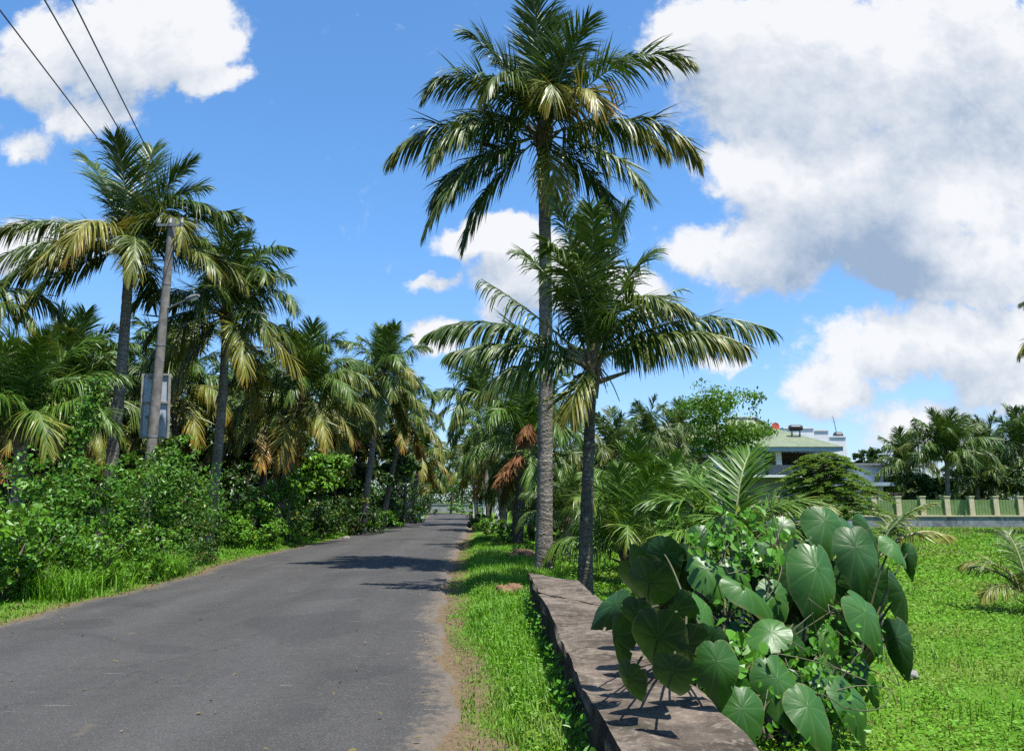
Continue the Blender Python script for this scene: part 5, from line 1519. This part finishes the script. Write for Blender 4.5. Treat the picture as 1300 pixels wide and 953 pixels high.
# zoomed picture place of joint, width, height (zoomed px), depth, tip angle (deg in picture, 0=right, -90=down), normal (x,y,z), colour
BL = [
    (888, 312, 165, 190, 5.2, -92, (.1, -.8, .5), .25), (856, 495, 200, 300, 4.7, -98, (.15, -.85, .55), .35), (1008, 415, 165, 250, 5.0, -88, (-.1, -.85, .45), .15),
    (1046, 672, 180, 270, 4.6, -68, (.35, -.75, .55), .35), (1152, 400, 100, 130, 5.1, -85, (.2, -.6, .8), .8), (1196, 590, 120, 290, 4.9, -72, (.75, -.6, .25), .1),
    (1168, 770, 100, 220, 4.8, -75, (-.5, -.8, .2), .1), (1212, 440, 60, 130, 5.2, -80, (-.6, -.7, .3), .2), (425, 500, 150, 190, 5.0, -80, (.0, -.7, .7), .6),
    (530, 490, 110, 140, 5.2, -70, (.1, -.6, .8), .7), (575, 570, 150, 280, 4.8, -42, (.35, -.5, .8), .5), (690, 600, 130, 190, 4.9, -95, (.2, -.75, .6), .45),
    (680, 750, 150, 210, 4.5, -132, (-.1, -.6, .8), .55), (410, 660, 130, 200, 4.4, -85, (.5, -.55, .6), .55), (305, 660, 150, 230, 4.35, -85, (-.55, -.7, -.3), .1),
    (200, 550, 190, 260, 4.3, -95, (-.5, -.8, -.4), .04), (235, 770, 215, 340, 3.55, -88, (-.4, -.85, -.4), .04), (130, 470, 110, 210, 4.5, -92, (-.85, -.4, -.3), .1),
    (70, 640, 130, 200, 4.1, -150, (-.4, -.6, .3), .1), (62, 760, 110, 290, 3.75, -105, (-.85, -.5, -.3), .06), (895, 750, 130, 170, 4.9, -95, (.2, -.6, .7), .5),
    (822, 425, 120, 120, 5.4, -80, (.0, -.8, .4), .2), (1062, 340, 110, 200, 5.3, -70, (.5, -.7, .3), .15), (395, 360, 90, 100, 5.4, -80, (-.2, -.8, .5), .2),
    (500, 640, 110, 130, 5.1, -60, (.3, -.6, .7), .5), (760, 560, 120, 180, 5.3, -90, (-.1, -.9, .3), .1), (940, 590, 110, 170, 5.3, -85, (.3, -.8, .3), .15), (640, 440, 130, 150, 5.5, -90, (.1, -.7, .6), .3),
    (350, 470, 140, 190, 5.3, -95, (-.3, -.9, .2), .1), (480, 760, 150, 220, 5.0, -85, (-.1, -.9, .2), .05), (780, 800, 150, 220, 5.0, -90, (.1, -.9, .2), .05), (600, 890, 170, 230, 4.6, -80, (.1, -.8, .5), .3),
    (900, 930, 170, 240, 4.5, -75, (.25, -.75, .55), .35), (330, 960, 180, 260, 3.75, -92, (-.4, -.85, -.35), .05), (1060, 900, 130, 200, 4.7, -70, (.4, -.7, .5), .25), (120, 930, 130, 200, 3.45, -100, (-.7, -.7, -.3), .05),
    (720, 330, 100, 120, 5.6, -85, (-.1, -.7, .6), .25), (950, 310, 80, 110, 5.5, -75, (.3, -.6, .7), .6),
]
g = np.random.default_rng(404)
for i in range(46):                                             # shaded leaves filling the inside
    zx, zy = g.uniform(130, 1080), g.uniform(340, 1010)
    if zy < 430 and (zx < 360 or 560 < zx < 760): continue
    w = g.uniform(95, 190)
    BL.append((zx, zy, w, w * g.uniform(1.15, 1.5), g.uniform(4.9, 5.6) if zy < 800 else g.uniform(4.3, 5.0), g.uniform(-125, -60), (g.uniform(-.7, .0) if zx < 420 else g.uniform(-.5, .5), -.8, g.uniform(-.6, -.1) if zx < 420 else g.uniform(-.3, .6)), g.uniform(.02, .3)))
for (zx, zy, w, h, Y, ang, nn, cc) in [(480, 900, 190, 270, 4.2, -100, (-.3, -.85, -.1), .12), (700, 930, 190, 260, 4.2, -82, (.1, -.8, .5), .3), (200, 930, 200, 280, 3.8, -85, (-.4, -.85, -.35), .06),
        (560, 1050, 190, 250, 3.9, -95, (0, -.8, .5), .25), (820, 1040, 180, 250, 4.1, -80, (.2, -.7, .6), .35), (330, 1080, 200, 270, 3.6, -90, (-.3, -.85, -.2), .1), (980, 1010, 170, 240, 4.3, -70, (.3, -.7, .5), .3), (150, 1060, 170, 240, 3.45, -98, (-.6, -.75, -.25), .06)]:
    BL.append((zx, zy, w, h, Y, ang, nn, cc))
for q_ in [(345, 800, 175, 250, 3.75, -82, (-.4, -.85, -.3), .05), (430, 850, 160, 230, 3.85, -95, (-.3, -.85, -.1), .1), (150, 690, 150, 220, 3.9, -100, (-.55, -.75, -.35), .05), (290, 900, 170, 200, 3.3, -88, (-.4, -.85, -.3), .05), (470, 1000, 170, 230, 3.7, -85, (-.1, -.85, .3), .2)]:
    BL.append(q_)
ZS = 1 / 3.095 / 1000.0
stem_pts = []
forks = [np.array([0.0, 0, 0]), np.array([-.25, -.1, .8]), np.array([.3, .0, .6]), np.array([.0, .1, .75]), np.array([-.5, -.2, .86]), np.array([.1, -.25, .4]), np.array([.5, -.1, .45])]
for i, (zx, zy, w, h, Y, ang, nn, cc) in enumerate(BL):
    px, py = zc(zx, zy)
    p = at(px, py, Y)
    depth = Y * CP + (p[2] - CAM_H) * SP
    u_ = np.array([1.0, 0, 0]); v_ = np.array([0, -SP, CP])
    td = u_ * math.cos(R(ang)) + v_ * math.sin(R(ang))
    n_ = norm(np.array(nn))
    td = td - n_ * np.dot(td, n_) * .85
    tip_ = p + td * h * ZS * depth * .8
    wx0, wx1 = float(wall_xl(tip_[1])) - .06, float(wall_xr(tip_[1])) + .12
    if wx0 < tip_[0] < wx1 and tip_[2] < WTOP + .04:            # keep blades clear of the wall top
        lift = WTOP + .04 - tip_[2]
        if lift > .16: continue
        p = p + np.array([0, 0, lift])
    mb = MB()
    big_leaf(mb, p - po, td, n_, h * ZS * depth * 1.05, w * ZS * depth * 1.05, 100 + i, rnd=cc)
    mb.build("leaf", M_BIG, plant, True)
    # stalk from behind the joint to the nearest fork
    q = p - po; f = forks[int(np.argmin([np.linalg.norm((q - k) * [1, 1, .6]) + (2 if k[2] > q[2] + .1 else 0) for k in forks]))]
    mid = (q + f) / 2 + np.array([0, .06, .1])
    s = np.linspace(0, 1, 8)[:, None]
    st = (1 - s) ** 2 * f + 2 * s * (1 - s) * mid + s ** 2 * (q - n_ * .004)
    stem_pts.append(st)
mb = MB()
for st in stem_pts: mb.tube(st, np.linspace(.009, .0055, 8), 6)
mb.build("stalks", M_STALK, plant, True)
mb = MB()
for f in forks[1:]:
    s = np.linspace(0, 1, 7)[:, None]; mb.tube(np.array([0, 0, -.1]) * (1 - s) + f * s + np.array([0, 0, .05]) * np.sin(s * np.pi), np.linspace(.028, .013, 7), 7)
mb.build("stem", M_BARK, plant, True)

# vines rambling over it
def vine(name, label, spots, n, size, seed):
    g = np.random.default_rng(seed)
    cs = [at(*zc(zx, zy), Y) for zx, zy, Y, r_ in spots]; o_ = np.array([cs[0][0], cs[0][1], FIELD])
    root = empty(name, o_, label, "vine")
    mb = MB(); st = MB(); tot = sum(r_ ** 1.5 for *_, r_ in spots)
    prev = None
    for (zx, zy, Y, r_), c in zip(spots, cs):
        k = int(n * r_ ** 1.5 / tot)
        P = c - o_ + g.normal(0, 1, (k, 3)) * np.array([r_, r_ * .7, r_ * .8]) * .55
        N = norm(rand_dirs(g, k) * .7 + np.array([.1, -.6, .8])); D = norm(np.cross(N, rand_dirs(g, k)) + np.array([0, 0, -.5]))
        L = size * g.uniform(.5, 1.3, k)
        leaves(mb, P, D, N, L, L * .85, np.clip(g.normal(.55, .2, k), 0, 1), fold=.12)
        if prev is None: prev = c - o_
        for _ in range(5):
            a = prev; b2 = c - o_ + g.normal(0, r_ * .6, 3); prev = b2; m_ = (a + b2) / 2 + g.normal(0, r_ * .3, 3)
            s = np.linspace(0, 1, 7)[:, None]; st.tube((1 - s) ** 2 * a + 2 * s * (1 - s) * m_ + s ** 2 * b2, .0032, 5)
    mb.build("foliage", L_VINE, root); st.build("stem", M_STALK, root)
vine("climbing_vine", "pale green small leaved vine over the middle top of the big leaved plant", [(560, 400, 5.0, .22), (640, 480, 4.9, .16), (480, 380, 5.1, .2), (620, 350, 5.3, .2), (720, 400, 5.2, .12)], 230, .055, 51)
vine("climbing_vine", "pale green vine with heart leaves hanging low in the front of the big leaved plant", [(480, 790, 4.4, .16), (585, 830, 4.4, .1), (430, 900, 4.3, .16), (600, 920, 4.4, .16), (370, 840, 4.4, .08)], 150, .075, 52)
vine("climbing_vine", "bright green trailing vine at the lower right front of the big leaved plant", [(900, 840, 4.5, .22), (940, 740, 4.6, .13), (850, 920, 4.4, .24), (980, 900, 4.6, .2), (760, 900, 4.4, .18), (900, 660, 4.7, .08), (700, 990, 4.3, .25), (900, 1020, 4.3, .25)], 330, .045, 53)
# dark undergrowth inside
bush([(np.array([1.45, 5.5, .15]), (.75, .45, .5)), (np.array([1.0, 5.0, .0]), (.4, .4, .35)), (np.array([1.9, 5.4, .0]), (.45, .4, .35)), (np.array([1.5, 5.6, .6]), (.55, .3, .35))], "shaded tangle of small leaves under the big leaved plant", L_DARK, 3000, .07, 55, group="bushes at the right of the road", floor=FIELD - .05)

# ------------------------------------------------------------------ shrubs of the grove floor and the far wood
g = np.random.default_rng(71)
ULB = "one of the shaded shrubs crowding the floor of the left grove between the palm trunks"
for i, (px, Y) in enumerate([(60, 21), (130, 22), (20, 24), (200, 24), (262, 25), (300, 29), (330, 33), (370, 30), (410, 33), (440, 38), (465, 44), (-20, 21), (160, 29), (240, 33), (395, 40), (490, 52), (100, 30), (505, 62)]):
    c = at(px, 640, Y); c[2] = .45 + .016 * Y * g.uniform(.6, 1.2)
    rr = .9 + .02 * Y
    bush([(c, (rr, rr, c[2] + .1)), (c + np.array([rr * .8, .5, -.2]), (rr * .7, rr * .7, c[2] * .9))], ULB, L_DARK if i % 3 else L_BUSH, 1700, .12 + .0012 * Y, 200 + i, group="shrubs of the grove floor", stems=6, floor=-.1)
mb = MB(); ell = []
for i in range(170):
    a = g.uniform(-1, 1)
    Y = g.uniform(120, 150) if abs(a) < .12 else g.uniform(68, 120)
    X = a * 95 - 4
    if -24 < X < 4 and Y < 118: Y = g.uniform(120, 150)
    if X > 12: Y = max(Y, 82)
    hh = g.uniform(3.2, 6.0) if X < 6 else g.uniform(1.6, 3.2) if X < 6 else g.uniform(1.4, 2.4)
    ell.append((np.array([X, Y, hh * .6]), np.array([g.uniform(3, 6), g.uniform(2, 4), hh])))
clumps(mb, g, ell, 80000, .5, .35, 24, low=True, inner=.1, floor=-.2)
tag(mb.build("distant_woods", L_DARK), "dark belt of distant trees closing the horizon behind palms and houses", "woods", kind="stuff")

g = np.random.default_rng(81); mb = MB(); k = 260
y = 3 + g.random(k) ** 1.4 * 30; q = g.beta(.45, .45, k); x = xl(y) + .1 + (xr(y) - xl(y) - .2) * q
P = np.stack([x, y, np.full(k, .052)], -1); D = rand_dirs(g, k); D[:, 2] *= .15
leaves(mb, P, D, norm(np.array([0, 0, 1.0]) + g.normal(0, .3, (k, 3))), g.uniform(.02, .06, k), g.uniform(.012, .03, k), g.random(k))
tag(mb.build("leaf_litter", L_DRY), "small dry leaves scattered over the asphalt", "leaf litter", kind="stuff")
# taller weed tufts in the field
mb = MB(); k = 110
cy_ = 6 + g.random(k) ** 1.3 * 36; cx2 = xr(cy_) + 2.6 + g.random(k) * (0.62 * cy_ + 1.5)
for a, b in zip(cx2, cy_):
    m_ = 40; x = a + g.normal(0, .14, m_); y = b + g.normal(0, .14, m_)
    blades(mb, g, x, y, gz(x, y), g.uniform(.08, .26, m_), np.full(m_, np.clip(.0012 * b, .009, .04)), 1.0)
tag(mb.build("field_tufts", L_GRASS), "taller grass tufts standing out of the low field weeds", "grass", kind="stuff")

# dry seed heads over the far half of the field, dead stalks and bare clods in the near part
mb = MB(); k = 9000
y = 20 + 28 * g.random(k) ** .8; x = xr(y) + 3 + g.random(k) * (0.72 * y)
kk = vnoise(x, y, .35, 1.3) + .5 * g.random(k) > .75; x, y = x[kk], y[kk]
blades(mb, g, x, y, gz(x, y), g.uniform(.12, .3, len(x)), np.full(len(x), .022), .8)
k = 900; y = 4 + 14 * g.random(k); x = xr(y) + 2.4 + g.random(k) * .6 * y
blades(mb, g, x, y, gz(x, y), g.uniform(.06, .2, k), g.uniform(.005, .009, k), 1.3)
tag(mb.build("dry_stalks", L_DRY), "thin tan seed stalks among the field weeds", "grass", kind="stuff")

# weeds climbing the wall foot
g = np.random.default_rng(91); mb = MB(); k = 1500
y = 2.4 + 8 * g.random(k); cl = .5 + .5 * np.sin(y * 2.6) * np.sin(y * 1.1 + 1)
kk = g.random(k) < cl; y = y[kk]; k = len(y)
x = wall_xl(y) - .03 - np.abs(g.normal(0, .05, k)); z = gz(x, y) + g.random(k) ** 1.6 * .34
D = rand_dirs(g, k); D[:, 2] = np.abs(D[:, 2]); N = norm(rand_dirs(g, k) * .6 + np.array([-.6, -.3, .7]))
leaves(mb, np.stack([x, y, z], -1), D, N, g.uniform(.025, .06, k), g.uniform(.015, .035, k), g.random(k))
tag(mb.build("wall_weeds", L_VINE), "small leafy weeds growing against the foot of the low wall", "weeds", kind="stuff")
